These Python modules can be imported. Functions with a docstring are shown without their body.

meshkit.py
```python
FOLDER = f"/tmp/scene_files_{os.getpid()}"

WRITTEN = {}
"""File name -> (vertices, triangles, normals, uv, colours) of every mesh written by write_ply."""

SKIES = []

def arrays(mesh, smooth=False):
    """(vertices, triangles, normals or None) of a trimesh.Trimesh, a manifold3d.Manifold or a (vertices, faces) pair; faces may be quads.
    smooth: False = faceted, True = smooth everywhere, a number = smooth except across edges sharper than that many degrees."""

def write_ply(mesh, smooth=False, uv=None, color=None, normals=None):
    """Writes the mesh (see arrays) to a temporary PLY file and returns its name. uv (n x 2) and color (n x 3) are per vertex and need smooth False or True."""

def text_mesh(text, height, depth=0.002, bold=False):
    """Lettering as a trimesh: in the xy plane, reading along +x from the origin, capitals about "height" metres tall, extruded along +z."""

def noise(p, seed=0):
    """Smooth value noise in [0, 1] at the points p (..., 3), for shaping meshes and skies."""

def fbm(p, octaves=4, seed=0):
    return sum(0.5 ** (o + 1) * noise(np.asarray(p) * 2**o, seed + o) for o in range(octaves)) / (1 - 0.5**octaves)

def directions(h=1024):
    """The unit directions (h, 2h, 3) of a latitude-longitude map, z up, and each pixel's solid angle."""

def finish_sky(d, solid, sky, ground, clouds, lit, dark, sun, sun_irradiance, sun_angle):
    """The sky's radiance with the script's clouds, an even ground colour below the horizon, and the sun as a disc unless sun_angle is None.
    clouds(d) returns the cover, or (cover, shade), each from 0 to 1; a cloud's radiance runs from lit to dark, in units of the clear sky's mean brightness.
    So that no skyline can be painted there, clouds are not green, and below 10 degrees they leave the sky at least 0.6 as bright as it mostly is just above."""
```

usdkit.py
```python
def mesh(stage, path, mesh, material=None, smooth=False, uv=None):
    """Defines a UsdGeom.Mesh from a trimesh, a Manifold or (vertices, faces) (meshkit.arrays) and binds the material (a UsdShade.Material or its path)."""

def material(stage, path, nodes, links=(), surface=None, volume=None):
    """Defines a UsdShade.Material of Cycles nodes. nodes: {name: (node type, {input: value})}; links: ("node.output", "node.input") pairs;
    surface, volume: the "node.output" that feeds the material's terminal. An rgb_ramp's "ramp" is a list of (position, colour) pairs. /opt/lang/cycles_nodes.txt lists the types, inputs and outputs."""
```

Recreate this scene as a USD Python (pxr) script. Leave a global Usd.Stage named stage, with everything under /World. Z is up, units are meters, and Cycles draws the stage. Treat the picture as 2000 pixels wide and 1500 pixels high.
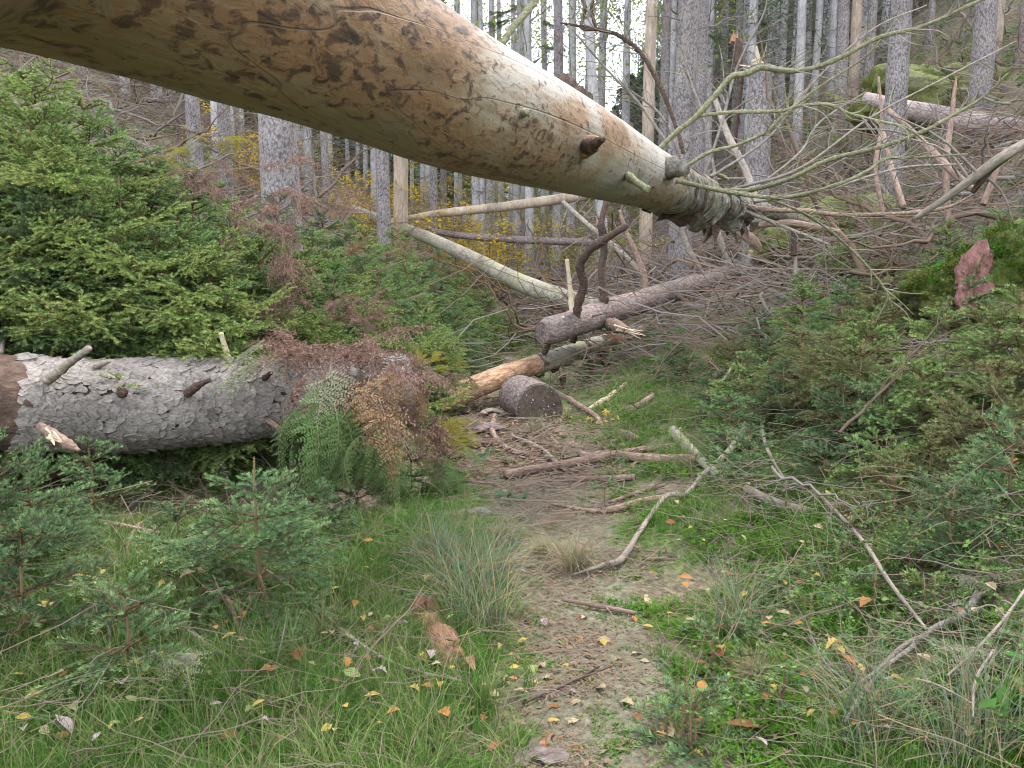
import math
import numpy as np
import usdkit
import meshkit
from pxr import Usd, UsdGeom, UsdLux, UsdShade, Sdf, Gf, Vt
from scipy.ndimage import gaussian_filter
from scipy.interpolate import RegularGridInterpolator

stage = Usd.Stage.CreateInMemory()
UsdGeom.SetStageUpAxis(stage, 'Z')
UsdGeom.Xform.Define(stage, '/World')
UsdGeom.Scope.Define(stage, '/World/Looks')
T = Sdf.ValueTypeNames
PI = math.pi

# ------------------------------------------------------------------ camera, sky, sun, exposure
PITCH, FPX, CAMZ = math.radians(8.0), 1560.0, 1.5
EYE = np.array([0.0, 0.0, CAMZ])
FWD = np.array([0.0, math.cos(PITCH), -math.sin(PITCH)])
UPV = np.array([0.0, math.sin(PITCH), math.cos(PITCH)])
RGT = np.array([1.0, 0.0, 0.0])
cam = UsdGeom.Camera.Define(stage, '/World/camera')
cam.AddTranslateOp().Set(Gf.Vec3d(*EYE))
cam.AddRotateXOp().Set(90.0 - math.degrees(PITCH))
cam.CreateHorizontalApertureAttr(36.0)
cam.CreateVerticalApertureAttr(27.0)
cam.CreateFocalLengthAttr(36.0 * FPX / 2000.0)
cam.CreateClippingRangeAttr(Gf.Vec2f(0.05, 2000.0))
EXPOSURE = 2.15
cam.CreateExposureAttr(EXPOSURE)

SUN_EL, SUN_AZ = math.radians(58.0), math.radians(55.0)     # azimuth = atan2(x, y): bright part of the overcast sky, right of the view
sun = UsdLux.DistantLight.Define(stage, '/World/sun')
sun.CreateIntensityAttr(0.4)
sun.CreateAngleAttr(16.0)
sun.CreateNormalizeAttr(True)
sun.CreateColorAttr(Gf.Vec3f(1.0, 0.97, 0.93))
sun.AddRotateZOp().Set(-math.degrees(SUN_AZ))
sun.AddRotateXOp().Set(-(90.0 - math.degrees(SUN_EL)))
dome = UsdLux.DomeLight.Define(stage, '/World/sky')
dome.CreateIntensityAttr(1.0)
sky_mat = usdkit.material(stage, '/World/Looks/overcast_sky', {
    'tc': ('texture_coordinate', {}),
    'sky': ('sky_texture', {'sky_type': 'single_scattering', 'sun_disc': False, 'sun_elevation': SUN_EL, 'sun_rotation': SUN_AZ}),
    'n': ('noise_texture', {'scale': 2.2, 'detail': 5.0, 'roughness': 0.6}),
    'r': ('rgb_ramp', {'ramp': [(0.3, (5.7, 6.5, 7.5)), (0.7, (7.7, 8.4, 9.3))]}),
    'm': ('mix', {'fac': 0.9}),
    'b': ('background_shader', {'strength': 0.11}),
}, [('tc.generated', 'n.vector'), ('n.fac', 'r.fac'), ('sky.color', 'm.color1'), ('r.color', 'm.color2'), ('m.color', 'b.color')], surface='b.background')
UsdShade.MaterialBindingAPI.Apply(dome.GetPrim()).Bind(sky_mat)
dome.GetPrim().SetCustomDataByKey('kind', 'structure')

# ------------------------------------------------------------------ helpers
names = {}


def numbered(parent, name):
    k = (parent, name)
    n = names.get(k, 0)
    names[k] = n + 1
    return name if n == 0 else '%s_%03d' % (name, n)


def tagp(p, label=None, cat=None, group=None, kind=None):
    for k, v in (('label', label), ('category', cat), ('group', group), ('kind', kind)):
        if v:
            p.SetCustomDataByKey(k, v)
    return p


def thing(name, label=None, cat=None, group=None, kind=None, mat=None, ref=None):
    path = '/World/' + numbered('/World', name)
    x = UsdGeom.Xform.Define(stage, path)
    if mat is not None:
        x.AddTransformOp().Set(gfm(mat))
    p = tagp(x.GetPrim(), label, cat, group, kind)
    if ref:
        p.GetReferences().AddInternalReference(ref)
        p.SetInstanceable(True)
    return path


def gfm(m):
    return Gf.Matrix4d(*[float(a) for a in np.asarray(m).T.ravel()])


def inst(parent, name, ref, mat):
    path = parent + '/' + numbered(parent, name)
    x = UsdGeom.Xform.Define(stage, path)
    x.AddTransformOp().Set(gfm(mat))
    x.GetPrim().GetReferences().AddInternalReference(ref)
    x.GetPrim().SetInstanceable(True)
    return path


def vnormals(v, f):
    n = np.zeros_like(v)
    fn = np.cross(v[f[:, 1]] - v[f[:, 0]], v[f[:, 2]] - v[f[:, 0]])
    for k in range(3):
        np.add.at(n, f[:, k], fn)
    return n / np.maximum(np.linalg.norm(n, axis=1, keepdims=True), 1e-12)


def mesh(parent, name, vf, mat, smooth=True, prim=None, label=None, cat=None, group=None, kind=None, num=True):
    v, f = np.asarray(vf[0], float), np.asarray(vf[1], int)
    path = parent + '/' + (numbered(parent, name) if num else name)
    m = UsdGeom.Mesh.Define(stage, path)
    m.CreatePointsAttr(Vt.Vec3fArray.FromNumpy(v.astype(np.float32)))
    m.CreateFaceVertexCountsAttr(Vt.IntArray.FromNumpy(np.full(len(f), 3, np.int32)))
    m.CreateFaceVertexIndicesAttr(Vt.IntArray.FromNumpy(f.astype(np.int32).ravel()))
    m.CreateSubdivisionSchemeAttr('none')
    if smooth:
        m.CreateNormalsAttr(Vt.Vec3fArray.FromNumpy(vnormals(v, f).astype(np.float32)))
        m.SetNormalsInterpolation('vertex')
    for k, a in (prim or {}).items():
        a = np.asarray(a, np.float32)
        api = UsdGeom.PrimvarsAPI(m)
        if a.ndim == 1:
            api.CreatePrimvar(k, T.FloatArray, 'vertex').Set(Vt.FloatArray.FromNumpy(a))
        else:
            api.CreatePrimvar(k, T.Color3fArray, 'vertex').Set(Vt.Vec3fArray.FromNumpy(a))
    UsdShade.MaterialBindingAPI.Apply(m.GetPrim()).Bind(M[mat] if isinstance(mat, str) else mat)
    tagp(m.GetPrim(), label, cat, group, kind)
    return path


def join(parts):
    vs, fs, n = [], [], 0
    for v, f in parts:
        vs.append(v)
        fs.append(np.asarray(f) + n)
        n += len(v)
    return np.vstack(vs), np.vstack(fs)


def nrm(a):
    a = np.asarray(a, float)
    return a / np.maximum(np.linalg.norm(a, axis=-1, keepdims=True), 1e-12)


def spl(pts, n):
    """Catmull-Rom through the points (any width), n samples."""
    p = np.asarray(pts, float)
    if len(p) == 2:
        t = np.linspace(0, 1, n)[:, None]
        return p[0] * (1 - t) + p[1] * t
    q = np.vstack([2 * p[0] - p[1], p, 2 * p[-1] - p[-2]])
    u = np.linspace(0, len(p) - 1 - 1e-9, n)
    i = u.astype(int)
    t = (u - i)[:, None]
    a, b, c, d = q[i], q[i + 1], q[i + 2], q[i + 3]
    return 0.5 * (2 * b + (c - a) * t + (2 * a - 5 * b + 4 * c - d) * t ** 2 + (3 * b - a - 3 * c + d) * t ** 3)


def frames(p):
    t = nrm(np.gradient(p, axis=0))
    ref = np.array([0, 0, 1.0]) if abs(t[0, 2]) < 0.85 else np.array([1.0, 0, 0])
    a = np.zeros_like(p)
    a[0] = nrm(ref - t[0] * (ref @ t[0]))
    for i in range(1, len(p)):
        x = a[i - 1] - t[i] * (a[i - 1] @ t[i])
        a[i] = x / max(np.linalg.norm(x), 1e-9)
    return t, a, np.cross(t, a)


def tube(p, r, sides=6, cap=True, rough=0.0, seed=0, lump=6.0):
    p = np.asarray(p, float)
    n = len(p)
    r = np.broadcast_to(np.asarray(r, float), (n,))
    t, a, b = frames(p)
    ang = np.arange(sides) * 2 * PI / sides
    dirs = np.cos(ang)[None, :, None] * a[:, None] + np.sin(ang)[None, :, None] * b[:, None]
    v = p[:, None] + r[:, None, None] * dirs
    if rough:
        k = meshkit.fbm(v.reshape(-1, 3) * lump + seed * 7.3, 3, seed).reshape(n, sides, 1) - 0.5
        v = v + dirs * k * 2 * rough * r[:, None, None]
    v = v.reshape(-1, 3)
    i, j = np.meshgrid(np.arange(n - 1), np.arange(sides), indexing='ij')
    q = np.stack([i * sides + j, i * sides + (j + 1) % sides, (i + 1) * sides + (j + 1) % sides, (i + 1) * sides + j], -1).reshape(-1, 4)
    f = np.vstack([q[:, [0, 1, 2]], q[:, [0, 2, 3]]])
    if cap:
        v = np.vstack([v, p[:1], p[-1:]])
        j = np.arange(sides)
        j2 = (j + 1) % sides
        f = np.vstack([f, np.stack([np.full(sides, n * sides), j2, j], 1),
                       np.stack([np.full(sides, n * sides + 1), (n - 1) * sides + j, (n - 1) * sides + j2], 1)])
    return v, f


def P(px, py, d):
    """World point seen at photo pixel (px, py), d metres along the view axis."""
    return EYE + d * (FWD + RGT * ((px - 1000.0) / FPX) + UPV * ((750.0 - py) / FPX))


def basis(origin, xdir, up=(0, 0, 1)):
    x = nrm(xdir)
    y = nrm(np.cross(up, x))
    z = np.cross(x, y)
    m = np.eye(4)
    m[:3, 0], m[:3, 1], m[:3, 2], m[:3, 3] = x, y, z, origin
    return m


def local(m, v):
    return (np.asarray(v) - m[:3, 3]) @ m[:3, :3]


def rot(axis, ang):
    x, y, z = nrm(axis)
    c, s = math.cos(ang), math.sin(ang)
    C = 1 - c
    return np.array([[c + x * x * C, x * y * C - z * s, x * z * C + y * s], [y * x * C + z * s, c + y * y * C, y * z * C - x * s], [z * x * C - y * s, z * y * C + x * s, c + z * z * C]])


def place(pos, az=0.0, pitch=0.0, roll=0.0, s=1.0):
    r = rot([0, 0, 1], az) @ rot([0, 1, 0], -pitch) @ rot([1, 0, 0], roll)
    m = np.eye(4)
    m[:3, :3] = r * s
    m[:3, 3] = pos
    return m


# ------------------------------------------------------------------ terrain heights
SEC = [
    (-6, [(-40, 3), (-6, .6), (-3, .15), (-1.2, 0), (.9, .0), (2, .45), (3, .9), (5, 1.9), (8, 3.2), (40, 18)]),
    (2, [(-40, 3), (-6, .6), (-3, .15), (-1.2, 0), (.8, .0), (1.4, .16), (2, .45), (3, .9), (5, 1.9), (8, 3.2), (40, 18)]),
    (5, [(-40, 7), (-8, 1.6), (-5, .6), (-3, .2), (-1.2, 0), (.8, .0), (2, .4), (3, .85), (4, 1.3), (6, 2.3), (8, 3.3), (40, 19)]),
    (8, [(-40, 12), (-12, 4), (-8, 2.5), (-5, 1.3), (-3, .6), (-2, .28), (-1, 0), (.9, .0), (2, .32), (3, .72), (4, 1.15), (6, 2.0), (9, 3.8), (40, 22)]),
    (12, [(-40, 17), (-12, 5), (-8, 3), (-5, 1.6), (-3, .8), (-2, .4), (-1.1, .06), (.8, .02), (2, .35), (4, 1.0), (6, 1.8), (9, 3.6), (12, 5.6), (40, 25)]),
    (16, [(-40, 19), (-14, 6), (-8, 3), (-5, 1.6), (-3, .8), (-1, .12), (1, .12), (3, .75), (5.5, 1.6), (7, 2.5), (9, 4), (13, 6.5), (40, 26)]),
    (22, [(-40, 20), (-15, 7.5), (-8, 4), (-4, 2), (-1, .8), (2, .8), (5, 2), (8, 4), (12, 7), (40, 26)]),
    (30, [(-40, 21), (-15, 8), (-10, 6), (-5, 3.2), (0, 1.9), (6, 3.6), (10, 6.5), (16, 11), (40, 28)]),
    (45, [(-60, 26), (-20, 11), (-8, 5.5), (0, 3.6), (8, 6), (18, 13), (60, 36)]),
    (70, [(-80, 30), (-40, 18), (-15, 9), (0, 6), (15, 11), (35, 24), (80, 45)]),
    (120, [(-120, 40), (-40, 18), (0, 10), (40, 25), (120, 60)]),
    (320, [(-320, 60), (-40, 25), (0, 20), (40, 32), (320, 80)]),
]
gx = np.concatenate([np.arange(-60, 60.01, 0.25)])
gy = np.concatenate([np.arange(-8, 120.01, 0.25)])
sx = np.array([[np.interp(x, [a for a, b in s], [b for a, b in s]) for x in gx] for y, s in SEC])
sy = [y for y, s in SEC]
HG = np.stack([np.interp(gy, sy, sx[:, i]) for i in range(len(gx))], 1)
HG = gaussian_filter(HG, (3.0, 1.6))
_h = RegularGridInterpolator((gy, gx), HG, bounds_error=False, fill_value=None)


def rawh(x, y):
    return _h(np.stack([np.clip(y, -8, 120), np.clip(x, -60, 60)], -1))


def path_x(y):
    return np.interp(y, [0, 2.7, 4.1, 5.6, 7.4, 14.8, 22], [.32, .32, .29, .18, .0, -.47, -.9])


def path_w(y):
    return np.interp(y, [0, 2, 3, 4.5, 6.5, 9, 15], [.36, .33, .28, .42, .72, .55, .5])


def H(x, y):
    x, y = np.asarray(x, float), np.asarray(y, float)
    h = rawh(x, y)
    s = np.clip(np.abs(x - path_x(y)) / path_w(y) - 0.6, 0, 1)
    q = np.stack([x, y, 0 * x], -1)
    n1 = meshkit.fbm(q * 0.8 + 11.3, 3, 5) - 0.5
    n2 = meshkit.fbm(q * 3.5 + 3.1, 3, 9) - 0.5
    far = np.clip((np.hypot(x, y) - 8) / 20, 0, 1)
    hollow = .30 * np.exp(-((y - 5.15 - .10 * (x + 2)) / .55) ** 2) * np.clip((-.75 - x) / .5, 0, 1) * np.clip((x + 4.5) / .6, 0, 1)
    return h - hollow + n1 * (0.05 + 0.22 * s + 0.5 * far) + n2 * (0.02 + 0.09 * s)


def hit(px, py):
    """Where the ray through a photo pixel meets the ground."""
    d = FWD + RGT * ((px - 1000.0) / FPX) + UPV * ((750.0 - py) / FPX)
    ts = np.geomspace(0.8, 90, 700)
    q = EYE + ts[:, None] * d
    below = q[:, 2] < H(q[:, 0], q[:, 1])
    i = int(np.argmax(below)) if below.any() else len(ts) - 1
    return q[i]


def on(x, y, dz=0.0):
    return np.array([x, y, float(H(x, y)) + dz])
# ------------------------------------------------------------------ materials
M = {}


def material(name, nodes, links, surface):
    M[name] = usdkit.material(stage, '/World/Looks/' + name, nodes, links, surface=surface)


def bark(name, dark, mid, light, along='z', scale=14.0, stretch=0.35, moss=None, moss_at=0.62, bump=0.6, flake=0.5, spec=0.25):
    dark, mid, light = (tuple(.74 * x for x in c) for c in (dark, mid, light))
    sc = {'x': (stretch, 1, 1), 'z': (1, 1, stretch)}[along]
    n = {'tc': ('texture_coordinate', {}), 'mp': ('mapping', {'scale': sc}),
         'w': ('noise_texture', {'scale': scale * .6, 'detail': 3.0}), 'wm': ('mix_vector', {'fac': 0.06}),
         'vo': ('voronoi_texture', {'scale': scale, 'feature': 'f1', 'randomness': 1.0}),
         'vr': ('rgb_ramp', {'ramp': [(0.0, light), (0.45, mid), (0.8, dark)]}),
         'n': ('noise_texture', {'scale': scale * 3.2, 'detail': 5.0, 'roughness': 0.65}),
         'nr': ('rgb_ramp', {'ramp': [(0.3, dark), (0.55, mid), (0.75, light)]}),
         'mx': ('mix', {'fac': flake}),
         'big': ('noise_texture', {'scale': 1.7, 'detail': 3.0}),
         'br': ('rgb_ramp', {'ramp': [(0.3, (.68, .66, .66)), (0.7, (1.25, 1.22, 1.2))]}),
         'mul': ('mix', {'mix_type': 'multiply', 'fac': 1.0}),
         'add': ('math', {'math_type': 'multiply_add', 'value2': -0.9}),
         'bp': ('bump', {'strength': bump, 'distance': 0.02}),
         'b': ('principled_bsdf', {'roughness': 0.85, 'specular_ior_level': spec})}
    l = [('tc.object', 'mp.vector'), ('mp.vector', 'w.vector'), ('mp.vector', 'wm.a'), ('w.color', 'wm.b'), ('wm.result', 'vo.vector'), ('mp.vector', 'n.vector'),
         ('vo.distance', 'vr.fac'), ('n.fac', 'nr.fac'), ('nr.color', 'mx.color1'), ('vr.color', 'mx.color2'), ('tc.object', 'big.vector'), ('big.fac', 'br.fac'),
         ('mx.color', 'mul.color1'), ('br.color', 'mul.color2'), ('vo.distance', 'add.value1'), ('n.fac', 'add.value3'), ('add.value', 'bp.height'), ('bp.normal', 'b.normal')]
    out = 'mul.color'
    if moss:
        n.update({'mn': ('noise_texture', {'scale': 3.1, 'detail': 5.0, 'roughness': 0.7}), 'mr': ('rgb_ramp', {'ramp': [(moss_at - .06, (0, 0, 0)), (moss_at + .08, (1, 1, 1))]}), 'mm': ('mix', {'color2': moss})})
        l += [('tc.object', 'mn.vector'), ('mn.fac', 'mr.fac'), ('mr.color', 'mm.fac'), (out, 'mm.color1')]
        out = 'mm.color'
    l.append((out, 'b.base_color'))
    material(name, n, l, 'b.BSDF')


bark('bark_standing', (.085, .07, .065), (.265, .23, .22), (.41, .375, .36), 'z', 38, .55, moss=(.16, .16, .08), moss_at=.66, flake=.8, bump=.8)
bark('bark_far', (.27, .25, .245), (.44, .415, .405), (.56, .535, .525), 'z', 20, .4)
bark('bark_pale', (.22, .16, .11), (.42, .33, .25), (.56, .47, .38), 'z', 12, .15, flake=.3)
bark('bark_second', (.065, .045, .04), (.24, .18, .16), (.42, .34, .315), 'x', 30, .6, bump=.7)
bark('bark_under', (.05, .03, .022), (.12, .075, .055), (.20, .14, .11), 'x', 24, .6)
bark('bark_flake', (.11, .09, .075), (.275, .24, .215), (.44, .40, .365), 'x', 22, .7, bump=.4, flake=.25)
bark('bark_grey_smooth', (.13, .11, .09), (.30, .27, .21), (.42, .385, .31), 'x', 16, .8, moss=(.20, .19, .10), moss_at=.55, bump=.35)
bark('bark_brown_stick', (.11, .07, .05), (.29, .19, .14), (.47, .35, .28), 'x', 40, .3, bump=.5)
bark('bark_grey_stick', (.14, .11, .09), (.30, .25, .20), (.46, .40, .33), 'x', 40, .3, bump=.4)
bark('bark_dark_branch', (.035, .022, .018), (.095, .058, .042), (.22, .135, .10), 'x', 45, .3, bump=.6)
bark('bark_olive', (.12, .11, .055), (.255, .245, .135), (.42, .405, .27), 'x', 45, .4, bump=.6)
bark('bark_grey_brush', (.13, .105, .09), (.25, .205, .175), (.37, .315, .275), 'x', 30, .3, bump=.2)
bark('bark_lichen', (.12, .10, .08), (.26, .225, .18), (.40, .37, .31), 'x', 60, .8, bump=.6)
bark('wood_orange', (.10, .045, .028), (.40, .235, .135), (.60, .42, .28), 'x', 26, .30, flake=.45, bump=.7)
bark('wood_pale', (.40, .30, .19), (.62, .50, .35), (.74, .64, .49), 'x', 24, .12, flake=.15, bump=.4)
bark('bark_ragged', (.045, .036, .028), (.23, .205, .165), (.44, .41, .345), 'x', 18, 1.6, moss=(.20, .19, .11), moss_at=.60, bump=1.0, flake=.6)
bark('bark_pink', (.15, .105, .095), (.40, .315, .285), (.58, .50, .46), 'x', 26, .6, bump=.6)
bark('wood_rotten', (.13, .065, .04), (.33, .175, .10), (.50, .30, .19), 'x', 24, .25, flake=.35, bump=.8)
bark('wood_cut_dark', (.04, .028, .02), (.115, .083, .062), (.24, .19, .145), 'x', 22, 1.0, flake=.3, bump=.5)
bark('bark_red_slab', (.12, .05, .042), (.28, .13, .11), (.45, .25, .215), 'z', 22, .5, bump=.8)
bark('fungus_white', (.55, .53, .49), (.72, .70, .66), (.80, .79, .76), 'x', 40, 1.0)
bark('stone_moss', (.06, .075, .018), (.16, .18, .04), (.30, .31, .08), 'z', 30, 1.0, moss=(.14, .12, .10), moss_at=.60, bump=.9)

# the big debarked trunk: bleached grey, tan wood, dark bark remnants and cracks
DEBARK = dict(near=4.2, far=7.2)
material('debarked_trunk', {
    'tc': ('texture_coordinate', {}), 'geo': ('geometry', {}), 'sx': ('separate_xyz', {}), 'sn': ('separate_xyz', {}),
    'ms': ('mapping', {'scale': (.6, 1, 1)}), 'mg': ('mapping', {'scale': (.05, 1, 1)}), 'mc': ('mapping', {'scale': (.022, 1, 1)}), 'md': ('mapping', {'scale': (.35, 1, 1), 'location': (3.3, 1.1, 2.2)}),
    'tan': ('map_range', {'from_min': .8, 'from_max': 3.2, 'to_min': .19, 'to_max': -.07, 'clamp': True}),
    'big': ('noise_texture', {'scale': 2.6, 'detail': 5.0, 'roughness': .6, 'distortion': .5}),
    'bt': ('math', {'math_type': 'subtract'}),
    'base': ('rgb_ramp', {'ramp': [(.20, (.065, .034, .017)), (.33, (.13, .075, .04)), (.43, (.205, .135, .08)), (.51, (.245, .19, .135)), (.60, (.255, .222, .185)), (.72, (.25, .235, .22))]}),
    'grain': ('noise_texture', {'scale': 60.0, 'detail': 4.0, 'roughness': .6}),
    'gr': ('rgb_ramp', {'ramp': [(.3, (.74, .70, .64)), (.7, (1.15, 1.15, 1.15))]}),
    'mulg': ('mix', {'mix_type': 'multiply', 'fac': .85}),
    'st': ('noise_texture', {'scale': 3.2, 'detail': 4.0, 'roughness': .62}), 'stt': ('math', {'math_type': 'multiply_add', 'value2': .22}),
    'str': ('rgb_ramp', {'ramp': [(.50, (0, 0, 0)), (.70, (.85, .85, .85))]}),
    'stm': ('mix', {'color2': (.175, .095, .05)}),
    'dk': ('noise_texture', {'scale': 30.0, 'detail': 6.0, 'roughness': .66, 'distortion': .5}),
    'dsum': ('math', {'math_type': 'multiply_add', 'value2': .44}),
    'dkr': ('rgb_ramp', {'ramp': [(.770, (0, 0, 0)), (.86, (1, 1, 1))]}),
    'dcol': ('rgb_ramp', {'ramp': [(.35, (.022, .013, .009)), (.6, (.07, .038, .022))]}),
    'dkm': ('mix', {}),
    'fk': ('noise_texture', {'scale': 60.0, 'detail': 4.0, 'roughness': .62, 'distortion': .6}),
    'fsum': ('math', {'math_type': 'multiply_add', 'value2': .5}),
    'fkr': ('rgb_ramp', {'ramp': [(.80, (0, 0, 0)), (.87, (.8, .8, .8))]}),
    'fkm': ('mix', {'color2': (.145, .075, .036)}),
    'cn': ('noise_texture', {'scale': 7.0, 'detail': 1.5, 'roughness': .4}),
    'cr': ('rgb_ramp', {'ramp': [(.4955, (0, 0, 0)), (.4985, (.9, .9, .9)), (.5015, (.9, .9, .9)), (.5045, (0, 0, 0))]}),
    'cm': ('mix', {'color2': (.085, .055, .035)}),
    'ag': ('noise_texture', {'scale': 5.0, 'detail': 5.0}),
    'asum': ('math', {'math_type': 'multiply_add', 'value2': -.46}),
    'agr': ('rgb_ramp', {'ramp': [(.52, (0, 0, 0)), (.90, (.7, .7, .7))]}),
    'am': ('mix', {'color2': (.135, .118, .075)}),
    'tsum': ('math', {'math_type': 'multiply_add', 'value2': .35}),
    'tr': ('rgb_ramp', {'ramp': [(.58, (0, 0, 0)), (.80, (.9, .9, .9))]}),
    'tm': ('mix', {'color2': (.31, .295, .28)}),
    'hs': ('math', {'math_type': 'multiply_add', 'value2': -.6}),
    'bp': ('bump', {'strength': .5, 'distance': .012}),
    'b': ('principled_bsdf', {'roughness': .62, 'specular_ior_level': .3}),
}, [('tc.object', 'ms.vector'), ('tc.object', 'mg.vector'), ('tc.object', 'mc.vector'), ('tc.object', 'md.vector'), ('tc.object', 'sx.vector'), ('sx.x', 'tan.value'),
    ('ms.vector', 'big.vector'), ('big.fac', 'bt.value1'), ('tan.result', 'bt.value2'), ('bt.value', 'base.fac'), ('mg.vector', 'grain.vector'), ('grain.fac', 'gr.fac'),
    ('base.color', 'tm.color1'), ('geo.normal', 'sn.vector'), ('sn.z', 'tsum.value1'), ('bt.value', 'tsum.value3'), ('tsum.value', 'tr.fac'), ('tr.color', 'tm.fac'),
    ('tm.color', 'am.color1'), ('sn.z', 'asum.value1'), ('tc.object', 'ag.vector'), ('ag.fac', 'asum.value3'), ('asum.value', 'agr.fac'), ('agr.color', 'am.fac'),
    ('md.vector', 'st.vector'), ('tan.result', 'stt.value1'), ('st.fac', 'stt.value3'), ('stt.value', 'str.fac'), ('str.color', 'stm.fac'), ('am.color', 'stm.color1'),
    ('stm.color', 'mulg.color1'), ('gr.color', 'mulg.color2'),
    ('ms.vector', 'dk.vector'), ('stt.value', 'dsum.value1'), ('dk.fac', 'dsum.value3'), ('dsum.value', 'dkr.fac'), ('dkr.color', 'dkm.fac'), ('grain.fac', 'dcol.fac'), ('dcol.color', 'dkm.color2'),
    ('md.vector', 'fk.vector'), ('stt.value', 'fsum.value1'), ('fk.fac', 'fsum.value3'), ('fsum.value', 'fkr.fac'), ('fkr.color', 'fkm.fac'), ('mulg.color', 'fkm.color1'),
    ('fkm.color', 'dkm.color1'),
    ('mc.vector', 'cn.vector'), ('cn.fac', 'cr.fac'), ('cr.color', 'cm.fac'), ('dkm.color', 'cm.color1'),
    ('cr.color', 'hs.value1'), ('dk.fac', 'hs.value3'), ('hs.value', 'bp.height'), ('bp.normal', 'b.normal'),
    ('cm.color', 'b.base_color')], 'b.BSDF')


def leafy(name, a, b, c=None, trans=0.25, rough=.55, attr=None, hue=.03, spec=.3, twig=False):
    """Small leaves, needles, blades: colour varies per piece; a mesh attribute 'tip' runs from a to b."""
    n = {'geo': ('geometry', {}), 'oi': ('object_info', {}),
         'ramp': ('rgb_ramp', {'ramp': [(0, a), (.55, b), (1, c or b)] if not twig else [(0, (.15, .09, .05)), (.04, (.15, .09, .05)), (.06, a), (.55, b), (1, c or b)]}),
         'oh': ('map_range', {'from_min': 0, 'from_max': 1, 'to_min': .5 - hue * .6, 'to_max': .5 + hue * .35}),
         'ov': ('map_range', {'from_min': 0, 'from_max': 1, 'to_min': .78, 'to_max': 1.25}),
         'hsv': ('hsv', {'saturation': 1.0}),
         'd': ('diffuse_bsdf', {})}
    l = [('geo.random_per_island', 'ov.value'), ('oi.random', 'oh.value'), ('oh.result', 'hsv.hue'), ('ov.result', 'hsv.value'), ('ramp.color', 'hsv.color'),
         ('hsv.color', 'd.color')]
    if trans > .29:
        n.update({'t': ('translucent_bsdf', {}), 'm': ('mix_closure', {'fac': trans})})
        l += [('hsv.color', 't.color'), ('d.BSDF', 'm.closure1'), ('t.BSDF', 'm.closure2')]
    if attr:
        n['at'] = ('attribute', {'attribute': attr})
        l.append(('at.fac', 'ramp.fac'))
    else:
        l.append(('geo.random_per_island', 'ramp.fac'))
    material(name, n, l, 'm.closure' if trans > .29 else 'd.BSDF')


leafy('needle_blue', (.050, .088, .042), (.135, .215, .098), (.25, .37, .145), .22, attr='tip', twig=True)
leafy('needle_green', (.056, .102, .032), (.165, .26, .082), (.35, .46, .155), .25, attr='tip', twig=True)
leafy('needle_spray', (.065, .11, .032), (.20, .29, .085), (.42, .50, .16), .22, attr='tip', twig=True)
leafy('needle_dark', (.038, .068, .034), (.092, .148, .070), (.17, .25, .105), .2, attr='tip', twig=True)
leafy('needle_olive', (.075, .085, .04), (.17, .175, .075), (.27, .27, .11), .2, attr='tip', twig=True)
leafy('blade_green', (.075, .17, .03), (.145, .28, .052), (.28, .36, .12), .3)
leafy('blade_mixed', (.16, .20, .07), (.32, .31, .14), (.50, .40, .23), .25)
leafy('blade_straw', (.30, .22, .12), (.42, .34, .20), (.56, .47, .30), .25, hue=.0)
leafy('blade_rush', (.14, .19, .11), (.24, .285, .17), (.42, .40, .27), .2)
leafy('moss_green', (.065, .165, .022), (.125, .265, .042), (.22, .34, .08), .25)
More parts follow.
